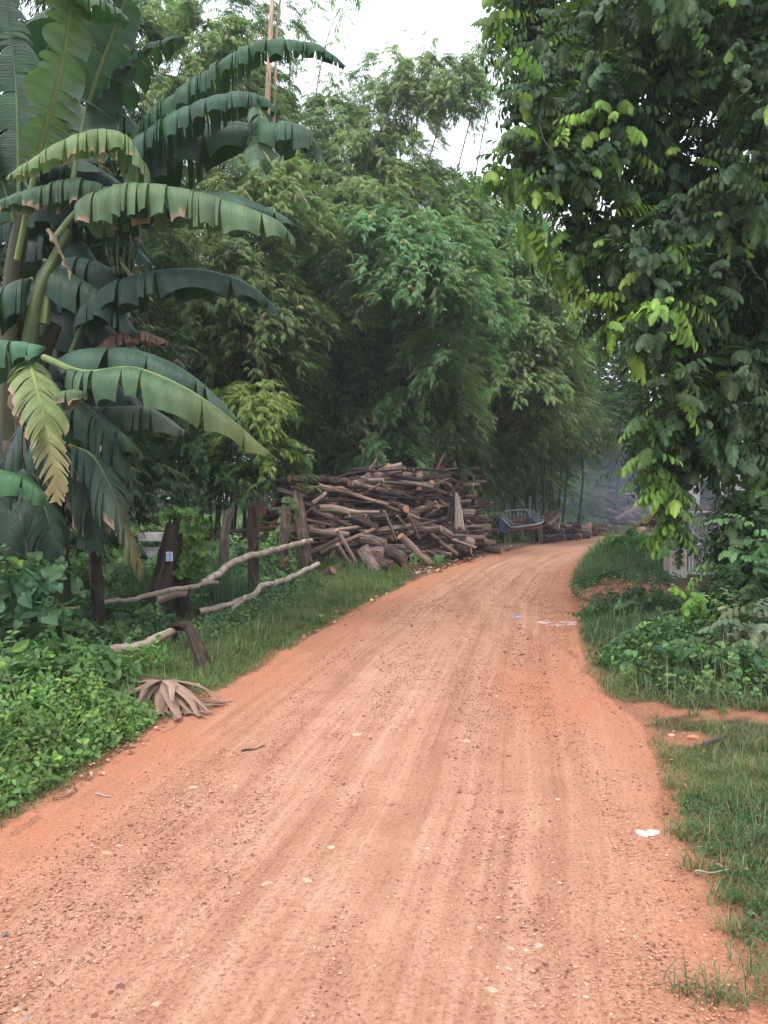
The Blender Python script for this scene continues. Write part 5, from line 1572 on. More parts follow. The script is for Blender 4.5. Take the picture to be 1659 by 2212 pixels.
def trough():
    m = plain('old_concrete', (0.40, 0.385, 0.37), 0.95, var=0.3, sc=7, spec=0.15)
    c = P(325, 1175, 13.2)
    root = empty('concrete_trough', (c[0], c[1], 0), 'pale old concrete trough behind the dark double fence post', 'trough')
    def slab(u0, u1, v0, v1, d, th, name):
        A = P(u0, v0, d); B = P(u1, v1, d); g = Geo()
        import bmesh
        bm = bmesh.new(); bmesh.ops.create_cube(bm, size=1.0)
        for v in bm.verts: v.co = Vector((v.co.x * abs(B[0] - A[0]), v.co.y * th, v.co.z * abs(B[2] - A[2])))
        bmesh.ops.bevel(bm, geom=bm.edges[:], offset=0.02, segments=2, affect='EDGES')
        V = np.array([list(x.co) for x in bm.verts]) + np.array([(A[0] + B[0]) / 2, d + th / 2, (A[2] + B[2]) / 2])
        g = Geo()
        for f in bm.faces: g.add([V[x.index] for x in f.verts], np.arange(len(f.verts))[None, :])
        bm.free(); g.build(name, m, root)
    slab(297, 362, 1150, 1171, 13.0, 0.12, 'rim')
    slab(297, 362, 1152, 1168, 13.9, 0.10, 'rim')
    slab(262, 350, 1183, 1246, 13.1, 0.1, 'wall')
    slab(262, 290, 1165, 1250, 13.05, 0.12, 'pier')
    slab(200, 262, 1200, 1262, 13.3, 0.1, 'wall')
    g = Geo(); w = crv([P(300, 1218, 12.9), P(330, 1216, 12.9), P(372, 1214, 12.9)], 6); tube(g, w, 0.03, 5, (0.3, 0.26, 0.25), rough=0.2)
    g.build('bar', M_POST, root)
trough()

# ------------------------------------------------------------------ metal cart
def cart():
    D = 28.0
    c = P(1125, 1172, D); cx, cy = c[0], c[1]; zg = float(hgt(cx, cy))
    root = empty('metal_cart', (cx, cy, zg), 'two wheeled blue and grey steel frame cart with red slats parked beside the log heap', 'cart')
    steel = plain('galvanised_steel', (0.25, 0.27, 0.29), 0.55, 0.3, var=0.35, sc=14)
    blue = plain('blue_paint', (0.035, 0.065, 0.16), 0.5, var=0.3, sc=9)
    red = plain('red_rusty_paint', (0.24, 0.065, 0.05), 0.7, var=0.4, sc=12)
    rub = plain('tyre_rubber', (0.03, 0.028, 0.027), 0.9, var=0.3)
    rust = plain('rusty_iron', (0.11, 0.085, 0.075), 0.85, var=0.4, sc=14)
    def W(u, v, dd=0.0):
        return P(u, v, D + dd)
    def t(name, pts, r, mat, n=14, par=root, closed=False):
        w = crv([W(*p) for p in pts], n); g = Geo(); tube(g, w, r, 8)
        return g.build(name, mat, par, smooth=True)
    def bars(name, segs, r, mat, par=root):
        g = Geo()
        for a, b in segs:
            A, B = W(*a), W(*b); tube(g, np.array([A, (A + B) / 2, B]), r, 6)
        return g.build(name, mat, par, smooth=True)
    # front loop (nearest, low) and rear loop (upper)
    Lf = [(1084, 1119, -.5), (1092, 1128, -.6), (1102, 1137, -.7), (1112, 1139, -.75), (1135, 1136, -.75), (1162, 1132, -.7), (1172, 1128, -.6), (1174, 1122, -.55)]
    t('front_loop', Lf, 0.032, steel, 30)
    t('rear_loop', [(1090, 1131, .5), (1088, 1108, .6), (1094, 1104, .6), (1125, 1101, .6), (1140, 1102, .6), (1144, 1106, .6), (1146, 1128, .5)], 0.028, steel, 30)
    # left ladder rack, leaning outwards
    segs = []
    for k in range(4):
        du = k * 4.6
        segs.append(((1071 + du, 1108 - 0.6 * k, .2), (1092 + du * 1.3, 1131 + 0.4 * k, -.6)))
    for k in range(6):
        a = k / 5
        segs.append(((1071 + 21 * a, 1108 + 23 * a, .2 - .8 * a), (1086 + 25 * a, 1106 + 26 * a, .2 - .8 * a)))
    bars('left_rack', segs, 0.018, steel)
    segs = []
    for k in range(4):
        du = k * 4.8
        segs.append(((1137 + du, 1103 - 0.3 * k, .4), (1160 + du * 0.9, 1130 - 1.2 * k, -.55)))
    for k in range(6):
        a = k / 5
        segs.append(((1137 + 23 * a, 1103 + 27 * a, .4 - .95 * a), (1153 + 20 * a, 1101 + 26 * a, .4 - .95 * a)))
    bars('right_rack', segs, 0.018, steel)
    # rear guard bars
    bars('rear_guard', [((1094 + 8 * k, 1105, .6), (1095 + 8 * k, 1126, .5)) for k in range(7)] + [((1090, 1113, .6), (1146, 1111, .6)), ((1090, 1120, .55), (1146, 1118, .55))], 0.014, steel)
    # slatted bed, two levels of slats
    for lv, (v0, dd, n) in enumerate(((1120, .3, 9), (1133, -.4, 11))):
        for k in range(n):
            u = (1097 if lv == 0 else 1108) + k * 5.2
            A = W(u, v0 + 6, dd - .25); B = W(u + 1.5, v0 - 3, dd + .35)
            g = Geo(); dv = B - A; ang = math.atan2(dv[1], dv[0])
            rx = rotz(ang) @ roty(-math.asin(dv[2] / np.linalg.norm(dv)))
            box(g, (A + B) / 2, (np.linalg.norm(dv), 0.045, 0.016), rx); g.build('slat', rust if k % 3 else red, root)
    bars('bed_rail', [((1097, 1117, .65), (1150, 1114, .65)), ((1096, 1126, .05), (1152, 1123, .05)), ((1107, 1139, -.65), (1160, 1135, -.65))], 0.024, red)
    # red front beam and posts
    g = Geo(); A = W(1096, 1145, -.6); B = W(1172, 1139, -.55); dv = B - A
    box(g, (A + B) / 2, (np.linalg.norm(dv), 0.04, 0.06), rotz(math.atan2(dv[1], dv[0])) @ roty(-math.asin(dv[2] / np.linalg.norm(dv)))); g.build('front_beam', red, root)
    for (u, v0, v1, dd) in ((1100, 1128, 1173, -.6), (1094, 1131, 1150, -.3), (1170, 1131, 1171, -.5), (1165, 1140, 1170, -.35)):
        A = W(u, v0, dd); B = W(u + 1, v1, dd); B[2] = max(B[2], zg - 0.01); g = Geo()
        box(g, (A + B) / 2, (0.045, 0.045, A[2] - B[2])); g.build('leg', rust, root)
    # blue side boards (mudguards)
    for (u0, u1, v0, v1, dd, dl) in ((1076, 1092, 1124, 1146, -.1, .55), (1142, 1156, 1118, 1133, .35, .3)):
        A = W(u0, v0, dd); B = W(u1, v1, dd); g = Geo()
        n = 8; V = []
        for j in range(n + 1):     # a curved guard over the wheel
            a = j / n; y = (a - .5) * 0.9; z = A[2] - 0.10 * (2 * a - 1) ** 2
            V += [[A[0], cy + y + dd, z], [B[0], cy + y + dd, z]]
        f = [[2 * j, 2 * j + 1, 2 * j + 3, 2 * j + 2] for j in range(n)]
        g.add(V, np.array(f))
        box(g, ((A[0] + B[0]) / 2, cy + dd - .45, (A[2] + B[2]) / 2 - 0.05), (abs(B[0] - A[0]), 0.012, abs(A[2] - B[2])))
        g.build('mudguard', blue, root)
    # wheels
    for (u, dd) in ((1084, -.1), (1160, .1)):
        wc = W(u, 1156, dd); R0 = wc[2] - zg if wc[2] - zg > 0.2 else 0.28
        an = np.linspace(0, 6.283185, 25)
        wo = empty('wheel', (0, 0, 0), None, None)
        wo.parent = root; wo.location = Vector([float(x) for x in wc]) - root.location
        g = Geo(); ring = wc + np.stack([0 * an, np.cos(an) * (R0 - 0.05), np.sin(an) * (R0 - 0.05)], 1)
        tube(g, ring, 0.062, 10, caps=False); g.build('tyre', rub, wo, smooth=True)
        g = Geo(); ring = wc + np.stack([0 * an, np.cos(an) * (R0 - 0.11), np.sin(an) * (R0 - 0.11)], 1)
        tube(g, ring, 0.02, 8, caps=False)
        for k in range(6):
            a = k * 1.047; tube(g, np.array([wc, wc + np.array([0, math.cos(a), math.sin(a)]) * (R0 - 0.11)]), 0.012, 5)
        tube(g, np.array([wc - [0.06, 0, 0], wc + [0.06, 0, 0]]), 0.035, 8)
        g.build('rim', rust, wo, smooth=True)
    bars('axle', [((1084, 1156, 0), (1160, 1156, 0))], 0.02, rust)
    # folded drawbar
    t('drawbar', [(1120, 1140, -.7), (1128, 1150, -.9), (1134, 1166, -1.1)], 0.02, rust, 8)
    g = Geo(); q = np.random.default_rng(2); O = np.array([W(1108 + 34 * q.random(), 1112 + 5 * q.random(), .2) for _ in range(14)])
cart()

# ------------------------------------------------------------------ gate pillar and mesh gate
def gate():
    c = P(1466, 1237, 15.0); zg = 0.05
    root = empty('gate_pillar', (c[0], c[1], 0), 'stained pale concrete gate pillar half hidden by hanging leaves', 'pillar')
    m = plain('stained_concrete', (0.42, 0.37, 0.33), 0.95, var=0.4, sc=5, spec=0.15)
    mb = plain('peeling_brick', (0.30, 0.2, 0.155), 0.95, var=0.4, sc=22, spec=0.15)
    q = np.random.default_rng(3)
    A = P(1448, 1000, 15.0); B = P(1484, 1240, 15.0)
    g = Geo(); zt = 1.95; w = B[0] - A[0]
    n = 14
    for (nm, x0, x1, mat, pr) in (('shaft', A[0], B[0], m, 0.0),):
        V = []
        for k in range(n + 1):
            z = -0.05 + (zt + 0.05) * k / n
            for (sx, sy) in ((0, 0), (1, 0), (1, 1), (0, 1)):
                V.append([x0 + (x1 - x0) * sx + 0.006 * (q.random() - .5), 15 + w * sy + 0.006 * (q.random() - .5), z])
        f = [[4 * k + j, 4 * k + (j + 1) % 4, 4 * k + 4 + (j + 1) % 4, 4 * k + 4 + j] for k in range(n) for j in range(4)]
        f.append([4 * n, 4 * n + 1, 4 * n + 2, 4 * n + 3])
        g.add(V, np.array(f)); g.build(nm, mat, root)
    g = Geo()
    for k in range(4):
        for j in range(2):
            box(g, (A[0] + w * (0.2 + 0.2 * k), 14.996, 0.35 + 0.14 * j + 0.02 * q.random()), (w * 0.17, 0.012, 0.10))
    g.build('exposed_brick', mb, root)
    g = Geo(); box(g, (A[0] + w / 2, 15 + w / 2, zt + 0.05), (w + .08, w + .08, 0.09)); g.build('cap', m, root)
    # gate leaf
    st = plain('gate_steel', (0.46, 0.47, 0.50), 0.5, 0.4, var=0.2)
    gr = empty('mesh_gate', P(1505, 1215, 15.2), 'grey steel frame gate with chain link mesh beside the concrete pillar', 'gate')
    gr.location[2] = 0
    g = Geo()
    x0 = P(1489, 1130, 15.2)[0]; x1 = x0 + 1.6; z0, z1 = 0.15, 1.35
    for z in (z0, 0.72, z1): tube(g, np.array([[x0, 15.2, z], [(x0 + x1) / 2, 15.2, z], [x1, 15.2, z]]), 0.024, 8)
    for x in (x0, x0 + 0.06, x1): tube(g, np.array([[x, 15.2, z0], [x, 15.2, 0.8], [x, 15.2, z1]]), 0.024, 8)
    g.build('frame', st, gr, smooth=True)
    g = Geo(); s = 0.1
    k = 0
    for off in np.arange(x0 - (z1 - z0), x1, s):
        for sg in (1, -1):
            a = np.array([off, 0, z0]) if sg == 1 else np.array([off, 0, z1])
            b = a + np.array([z1 - z0, 0, sg * (z1 - z0)])
            ta = max(0, (x0 - a[0]) / (b[0] - a[0])); tb = min(1, (x1 - a[0]) / (b[0] - a[0]))
            if tb <= ta: continue
            pa = a + (b - a) * ta; pb = a + (b - a) * tb; pa[1] = pb[1] = 15.2 + 0.004 * sg
            tube(g, np.array([pa, pb]), 0.0035, 4, caps=False)
    g.build('chain_link', st, gr)
    # slatted board fence seen through the gate
    fr = empty('board_fence', P(1510, 1200, 17), 'grey upright board fence seen through the mesh gate', 'fence')
    fr.location[2] = 0
    bm = wood_mat('grey_boards', (0.12, 0.1, 0.1), (0.2, 0.17, 0.165), (0.32, 0.28, 0.27), (2, 2, 1), rnd=0.2)
    for k in range(14):
        x = P(1478, 1200, 17)[0] + 0.125 * k; g = Geo(); box(g, (x, 17, 0.75), (0.11, 0.03, 1.5)); g.build('board', bm, fr)
    # pale house wall glimpsed through the leaves
    hw = plain('pink_plaster', (0.25, 0.22, 0.24), 0.9, var=0.12, sc=3)
    hr = empty('house', P(1440, 1050, 28), 'pale house wall glimpsed behind the hanging leaves above the pillar', 'house'); hr.location[2] = 0
    A = P(1480, 985, 28); g = Geo(); box(g, (A[0] + 2.4, 29.5, 1.7), (4.6, 3, 3.4)); g.build('wall', hw, hr)
    g = Geo(); V = [[A[0] - .3, 27.7, 3.35], [A[0] + 5, 27.7, 3.35], [A[0] + 5, 31.3, 3.35], [A[0] - .3, 31.3, 3.35], [A[0] - .3, 29.5, 4.6], [A[0] + 5, 29.5, 4.6]]
    g.add(V, [np.array([[0, 1, 5, 4], [2, 3, 4, 5]]), np.array([[0, 4, 3], [1, 2, 5]])]); g.build('roof', plain('roof_sheet', (0.3, 0.28, 0.28), 0.6), hr)
    g = Geo(); box(g, (A[0] + 0.9, 27.99, 1.9), (0.7, 0.06, 0.9)); g.build('window', plain('dark_glass', (0.03, 0.035, 0.045), 0.2), hr)
gate()

# ------------------------------------------------------------------ litter
def strips(g, c, dirs, L, w, droop, col, q, wavy=0.03):
    for d, l, ww, dr in zip(dirs, L, w, droop):
        n = 9; t = np.linspace(0, 1, n); side = norm(np.cross(d, [0, 0, 1.0]))
        p = c + np.outer(t * l, d); p[:, 2] -= dr * l * t ** 2
        p += np.outer(np.sin(t * 7 + q.random() * 6), side) * wavy * l
        W = ww * (0.35 + 0.9 * np.sin(np.pi * np.clip(t * 0.85 + 0.12, 0, 1)))
        p[:, 2] = np.maximum(p[:, 2], hgt(p[:, 0], p[:, 1]) + 0.015 + 0.02 * q.random())
        fold = 0.13 * W
        V = np.concatenate([p + side * W[:, None] / 2, p + np.stack([0 * t, 0 * t, fold], 1), p - side * W[:, None] / 2])
        i = np.arange(n - 1)
        f = np.concatenate([np.stack([i, i + 1, n + i + 1, n + i], 1), np.stack([n + i, n + i + 1, 2 * n + i + 1, 2 * n + i], 1)])
        cc = np.array(col) * (0.7 + 0.5 * q.random())
        g.add(V, f, cc, UV=np.stack([np.tile(t, 3) * 0.05, np.repeat([0, .5, 1], n)], 1))

def palm_litter():
    q = np.random.default_rng(8)
    c = G(352, 1527); c = np.array([c[0], c[1], 0.20])
    root = empty('dry_palm_frond', (c[0], c[1], 0), 'dry grey brown fallen fan palm frond heaped on the left road edge', 'palm frond')
    g = Geo(); n = 72
    a = np.linspace(-3.0, 0.35, n) + q.normal(0, 0.16, n)
    dirs = norm(np.stack([np.cos(a), np.sin(a) * 0.7, -0.15 + 0.5 * q.random(n)], 1))
    L = 0.12 + 0.34 * q.random(n) ** 1.3 + 0.10 * (np.cos(a) > 0.2)
    strips(g, c, dirs, L, 0.024 + 0.034 * q.random(n), 0.3 + 1.4 * q.random(n), (0.27, 0.18, 0.135), q, 0.045)
    g.build('leaf_blades', M_DRY, root, smooth=False)
    g = Geo(); n = 9   # dark folded inner blades pointing up and back left
    T = P(288, 1465, c[1] + 0.25)
    dirs = np.array([norm(T - c + (q.random(3) - .5) * np.array([.25, .1, .18])) for _ in range(n)])
    strips(g, c, dirs, 0.28 + 0.10 * q.random(n), 0.05 * np.ones(n), 0.0 * np.ones(n), (0.11, 0.065, 0.05), q, 0.01)
    g.build('folded_blades', M_DRY, root)
    g = Geo(); T = P(432, 1478, c[1] + 0.1); d = norm(T - c)
    strips(g, c, np.array([d]), [np.linalg.norm(T - c)], [0.07], [0.0], (0.42, 0.31, 0.25), q, 0.0)
    g.build('leaf_stalk', M_DRY, root)
palm_litter()

def litter():
    q = np.random.default_rng(12)
    g = Geo()
    def scatter(poly, n, cols, s0, s1):
        pts = sample_poly(poly, n, q)
        k = edge_dist(pts[:, 0], pts[:, 1]) > -0.12; pts = pts[k]; n = len(pts)
        C = np.array(cols)[q.integers(0, len(cols), n)] * (0.7 + 0.6 * q.random((n, 1)))
        X = sphere_dirs(n, q); X[:, 2] *= 0.25
        up = np.tile([0, 0, 1.0], (n, 1)) + 0.5 * (q.random((n, 3)) - .5)
        O = np.column_stack([pts, hgt(pts[:, 0], pts[:, 1]) + 0.02])
        spread(g, [broad(0.28, 0.3, 0.3), kite(0.12), broad(0.4, 0.5, 0.1)], O, X, up, s0 + (s1 - s0) * q.random(n), C, q)
    br = [(0.22, 0.13, 0.08), (0.32, 0.2, 0.13), (0.14, 0.075, 0.05), (0.42, 0.28, 0.18)]
    scatter([(-0.6, 16.2), (1.2, 16.9), (3.0, 21), (5.2, 26), (4.0, 25.2), (2.0, 20.5), (0.6, 18)], 1500, br, 0.06, 0.16)
    scatter([G(1235, 1300), G(1440, 1300), G(1460, 1262), G(1300, 1258), G(1240, 1268)], 500, br, 0.03, 0.09)
    scatter([G(640, 1395), G(760, 1330), G(880, 1262), G(840, 1262), G(700, 1330)], 60, [(0.5, 0.36, 0.22), (0.25, 0.1, 0.06)], 0.05, 0.13)
    scatter([G(120, 1740), G(330, 1600), G(480, 1500), G(440, 1500), G(280, 1590), G(80, 1730)], 160, br, 0.015, 0.05)
    scatter([G(1300, 1500), G(1400, 1640), G(1430, 1790), G(1700, 2200), G(1700, 1650), G(1500, 1560)], 90, [(0.3, 0.22, 0.13), (0.25, 0.12, 0.07)], 0.015, 0.045)
    scatter([G(1180, 1178), G(1330, 1155), G(1320, 1160), G(1100, 1192)], 120, br, 0.08, 0.16)
    tag(g.build('leaf_litter', M_DRY), 'dry brown leaves and wood chips strewn along the road edges', 'leaf litter', kind='stuff')
litter()
# ------------------------------------------------------------------ banana plants
def banana_leaf(root, pts, W, seed, droop=(0.9, 0.9), tears=22, col=(0.035, 0.085, 0.045), tip=None, roll=0.0, brown=0.0, yellow=0.0,
                widthL=1.0, widthR=1.0, petiole=0.0, start=0.0, ragged=0.12, rise=0.25, fwd=0.22, name='leaf', mat=None, ribcol=(0.20, 0.26, 0.10), curl=0.0):
    """pts: (u, v, depth) along the midrib from stalk to tip; W half width in metres.
    droop: how far the two halves hang (0 flat, 1 straight down)."""
    q = np.random.default_rng(seed)
    n = 64
    C = crv([P(*p) for p in pts], n)
    s = np.concatenate([[0], np.cumsum(np.linalg.norm(np.diff(C, axis=0), axis=1))]); Ln = s[-1]; tt = s / Ln
    T = norm(np.gradient(C, axis=0))
    up = np.array([0, 0, 1.0])
    Nn = up - (T @ up)[:, None] * T
    bad = np.linalg.norm(Nn, axis=1) < 0.25
    Nn = np.where(bad[:, None], np.array([0, -1.0, 0.3]) - (T @ np.array([0, -1.0, 0.3]))[:, None] * T, Nn); Nn = norm(Nn)
    S = norm(np.cross(T, Nn))
    cr, sr = math.cos(roll), math.sin(roll)
    N2 = Nn * cr + S * sr; S = S * cr - Nn * sr; Nn = N2
    def at(a):
        return np.array([np.interp(a, tt, C[:, k]) for k in range(3)]), norm(np.array([np.interp(a, tt, T[:, k]) for k in range(3)])), \
            norm(np.array([np.interp(a, tt, S[:, k]) for k in range(3)])), norm(np.array([np.interp(a, tt, Nn[:, k]) for k in range(3)]))
    def prof(a):
        b = (a - start) / (1 - start)
        return W * np.clip(np.sin(math.pi * np.clip(b, 0, 1) ** 0.62) ** 0.42, 0, 1) * (1 - 0.25 * b)
    g = Geo()
    down = np.array([0, 0, -1.0])
    m = 8
    for side, dr, wf in ((1, droop[0], widthL), (-1, droop[1], widthR)):
        cuts = [start]
        while cuts[-1] < 1.0:
            cuts.append(cuts[-1] + (1.4 / tears) * (0.25 + 2.2 * q.random() ** 2))
        cuts[-1] = 1.0
        for a0, a1 in zip(cuts[:-1], cuts[1:]):
            nc = max(2, int((a1 - a0) * Ln / 0.05))
            dv = dr * (1 + 0.28 * (q.random() - 0.5)); tw = ragged * (q.random() - 0.5) * 2
            lenf = 1 + 0.26 * (q.random() - 0.5)
            ph = q.random() * 6; cv = curl + 0.15 * (q.random() - 0.5)
            narrow = (0.11 if q.random() < 0.5 else 0.26) + 0.22 * q.random() * min(1, 0.05 / max(a1 - a0, 0.01))
            pleat = (0.10 + 0.25 * q.random()) * (a1 - a0) * Ln; skew = (q.random() - 0.5) * 0.7 * min((a1 - a0) * Ln, 0.12)
            W1 = 1.3 if (dr > 0.6) else 1.0
            V = np.zeros((nc + 1, m + 1, 3)); Cc = np.zeros((nc + 1, m + 1, 3)); UV = np.zeros((nc + 1, m + 1, 2))
            tone = 0.86 + 0.28 * q.random(); isbr = q.random() < brown; isy = q.random() < yellow
            blen = 0.88 + 0.1 * q.random()
            for i in range(nc + 1):
                a = a0 + (a1 - a0) * i / nc
                p, t, sd, nn = at(a)
                w = prof(a) * wf * lenf * W1
                am = (a0 + a1) / 2
                base = p.copy(); pos = base.copy(); stp = w / m
                inward = (am - a) * Ln * narrow
                for k in range(m + 1):
                    f = k / m
                    x01 = i / nc
                    offn = pleat * (4 * x01 * (1 - x01) - 0.6) * f + skew * (x01 - 0.5) * 2 * f
                    V[i, k] = pos + t * (inward * f * f) + (sd * side * 0.8 + nn * 0.5) * offn
                    th = rise * (1 - f * 2.2)            # first rises off the midrib, then falls
                    flat = sd * side + nn * th + t * (fwd + tw * f)
                    h = np.clip(dv * (0.25 + 1.25 * f), 0, 1)
                    dd = norm(norm(flat) * (1 - h) + down * h * 1.0 + nn * 0.08 * math.sin(6 * f + ph) * (1 - 0.5 * h))
                    if cv > 0 and f > 0.6: dd = norm(dd - sd * side * cv * (f - 0.6) * 3)
                    pos = pos + dd * stp
                    c = np.array(col) * tone * (0.93 + 0.14 * math.sin(a * 260 + k * 0.3))
                    if tip is not None:
                        c = c * (1 - sstep(a, 0.35, 0.95)) + np.array(tip) * sstep(a, 0.35, 0.95)
                    if isy: c = c * (1 - 0.6 * f) + np.array([0.30, 0.30, 0.07]) * 0.6 * f
                    if isbr:
                        e = float(sstep(f + 0.08 * math.sin(a * 90), blen - 0.06, blen + 0.04))
                        c = c * (1 - e) + np.array([0.36, 0.22, 0.16]) * (0.8 + 0.4 * q.random()) * e
                    Cc[i, k] = c; UV[i, k] = (a * Ln, f * w)
            idx = np.arange((nc + 1) * (m + 1)).reshape(nc + 1, m + 1)
            fq = np.stack([idx[:-1, :-1], idx[1:, :-1], idx[1:, 1:], idx[:-1, 1:]], -1).reshape(-1, 4)
            g.add(V.reshape(-1, 3), fq, Cc.reshape(-1, 3), UV=UV.reshape(-1, 2))
    lf = g.build(name, mat or M_BANANA, root, smooth=True)
    g = Geo()
    Cm = C - Nn * 0.012
    tube(g, Cm, np.linspace(0.024 + petiole, 0.004, n), 7, ribcol)
    rib = g.build('midrib', M_BANANA, None, smooth=True)
    # same origin as the plant, then hang it under the leaf
    rib.parent = lf
    rib.location = (0, 0, 0)
    me = rib.data
    off = -np.array(root.location)
    co = np.empty(len(me.vertices) * 3); me.vertices.foreach_get('co', co)
    co = (co.reshape(-1, 3) + off).astype(np.float32); me.vertices.foreach_set('co', co.ravel()); me.update()
    return lf

def stem(root, pts, r0, r1, seed, col=(1, 1, 1), name='pseudostem', mat=None):
    w = crv([P(*p) for p in pts], 24)
    g = Geo(); tube(g, w, np.linspace(r0, r1, 24), 14, col, rough=0.10, seed=seed)
    return g.build(name, mat or M_STEM, root, smooth=True)

DKL = (0.030, 0.072, 0.042); MID = (0.045, 0.105, 0.05); PALEL = (0.095, 0.145, 0.09); LT = (0.13, 0.20, 0.075); BLU = (0.043, 0.088, 0.056)
def bananas():
    b1 = P(55, 1390, 9.0); b1[2] = float(hgt(b1[0], b1[1]))
    A = empty('banana_plant', b1, 'tallest banana plant at the left edge with huge upright leaves', 'banana plant')
    stem(A, [(40, 1400, 9.0), (35, 1150, 9.0), (25, 850, 9.0), (30, 600, 9.0), (60, 420, 8.9)], 0.16, 0.08, 1, (0.3, 0.28, 0.26))
    stem(A, [(60, 760, 8.3), (82, 640, 8.3), (118, 560, 8.4), (150, 500, 8.5)], 0.085, 0.045, 2, (0.6, 0.75, 0.6), 'leaf_stalk')
    stem(A, [(95, 700, 8.35), (105, 620, 8.35), (118, 560, 8.4)], 0.06, 0.04, 3, (0.9, 1.0, 0.8), 'leaf_stalk')
    # upright leaves
    banana_leaf(A, [(35, 560, 8.5), (80, 340, 8.2), (118, 200, 8.0), (140, 90, 7.9), (160, -60, 7.8), (170, -180, 7.9)], 0.36, 1, (0.28, 0.30), 30, PALEL, roll=0.2, start=0.28, rise=0.1, fwd=0.15, petiole=0.012, ribcol=(0.24, 0.3, 0.1))
    banana_leaf(A, [(150, 420, 9.0), (190, 220, 9.0), (235, 90, 8.9), (290, -60, 8.8), (330, -150, 8.8)], 0.48, 2, (0.30, 0.25), 12, BLU, roll=-0.1, start=0.08, rise=0.1, petiole=0.01)
    banana_leaf(A, [(40, 420, 8.8), (35, 200, 8.7), (20, 60, 8.6), (0, -80, 8.5)], 0.42, 3, (0.45, 0.45), 16, DKL, start=0.1, rise=0.1)
    banana_leaf(A, [(60, 300, 9.3), (95, 120, 9.2), (140, 10, 9.1), (230, -60, 9.0)], 0.5, 4, (0.5, 0.5), 12, DKL, start=0.05)
    banana_leaf(A, [(110, -60, 7.8), (170, -20, 7.8), (230, 10, 7.9), (280, 45, 8.0)], 0.34, 5, (0.6, 0.55), 10, MID)
    banana_leaf(A, [(200, 330, 9.4), (255, 190, 9.3), (320, 110, 9.2), (398, 75, 9.2)], 0.42, 6, (0.55, 0.5), 22, DKL, start=0.1, ragged=0.35)
    banana_leaf(A, [(170, 330, 9.6), (215, 240, 9.6), (270, 250, 9.5), (310, 290, 9.5)], 0.5, 7, (0.75, 0.7), 10, DKL)
    banana_leaf(A, [(30, 480, 8.9), (-20, 300, 8.8), (-60, 180, 8.7)], 0.5, 8, (0.6, 0.6), 10, DKL)
    banana_leaf(A, [(20, 350, 9.4), (70, 250, 9.4), (150, 240, 9.4), (200, 300, 9.3)], 0.5, 9, (0.8, 0.8), 8, DKL)
    # the leaf with brown fringed edge, arching left
    banana_leaf(A, [(285, 440, 8.1), (297, 360, 8.0), (268, 296, 7.9), (215, 280, 7.75), (150, 298, 7.6), (85, 335, 7.5), (10, 385, 7.4)], 0.28, 10, (0.92, 0.92), 34, (0.14, 0.21, 0.085), brown=0.65, start=0.10, petiole=0.0, ragged=0.10, ribcol=(0.25, 0.3, 0.12))
    banana_leaf(A, [(300, 480, 8.4), (250, 420, 8.4), (180, 390, 8.3), (100, 400, 8.2), (-20, 440, 8.1)], 0.34, 11, (0.9, 0.9), 22, (0.05, 0.10, 0.05), brown=0.4)
    # three arching leaves to the upper right
    banana_leaf(A, [(240, 345, 8.6), (320, 255, 8.6), (430, 170, 8.5), (540, 100, 8.4), (620, 88, 8.3), (690, 100, 8.3), (748, 143, 8.3)], 0.27, 12, (0.95, 0.97), 46, (0.035, 0.09, 0.046), start=0.1, ragged=0.12)
    banana_leaf(A, [(250, 345, 8.3), (330, 280, 8.2), (420, 228, 8.1), (500, 202, 8.0), (560, 206, 8.0), (605, 240, 8.0)], 0.32, 13, (0.93, 0.95), 30, (0.032, 0.08, 0.05), start=0.05, ragged=0.14)
    banana_leaf(A, [(260, 380, 8.6), (360, 300, 8.6), (460, 270, 8.5), (540, 268, 8.4), (600, 300, 8.4)], 0.50, 14, (0.97, 0.97), 9, DKL, ragged=0.06)
    banana_leaf(A, [(540, 215, 8.1), (580, 265, 8.0), (630, 268, 7.9), (672, 290, 7.9), (678, 340, 7.9)], 0.34, 15, (0.9, 0.88), 9, (0.04, 0.09, 0.05), ragged=0.2)
    banana_leaf(A, [(555, 220, 8.0), (568, 270, 7.9), (560, 340, 7.9), (590, 410, 7.9)], 0.24, 16, (0.55, 0.5), 7, (0.07, 0.13, 0.07), ragged=0.25)
    # light leaf with tips, right
    banana_leaf(A, [(110, 520, 7.9), (180, 440, 7.8), (270, 400, 7.7), (400, 410, 7.6), (520, 445, 7.5), (600, 478, 7.5), (640, 520, 7.5)], 0.42, 17, (0.93, 0.72), 24, (0.09, 0.15, 0.07), brown=0.3, start=0.14, ragged=0.10, petiole=0.006, ribcol=(0.24, 0.32, 0.13))
    banana_leaf(A, [(200, 500, 8.2), (330, 420, 8.1), (470, 418, 8.0), (580, 450, 7.9), (648, 492, 7.9)], 0.30, 18, (0.85, 0.85), 8, (0.035, 0.08, 0.05))
    b2 = P(140, 1380, 8.7); b2[2] = float(hgt(b2[0], b2[1]))
    B = empty('banana_plant', b2, 'shorter banana plant with long drooping leaves reaching over the fence', 'banana plant')
    stem(B, [(130, 1390, 8.7), (120, 1150, 8.7), (95, 950, 8.7), (85, 800, 8.6), (120, 700, 8.5)], 0.13, 0.07, 4, (0.22, 0.2, 0.2))
    banana_leaf(B, [(150, 760, 8.6), (210, 640, 8.4), (330, 588, 8.2), (450, 585, 8.1), (540, 615, 8.0), (608, 676, 8.0)], 0.34, 20, (0.93, 0.93), 12, (0.03, 0.065, 0.046), start=0.1, ragged=0.1)
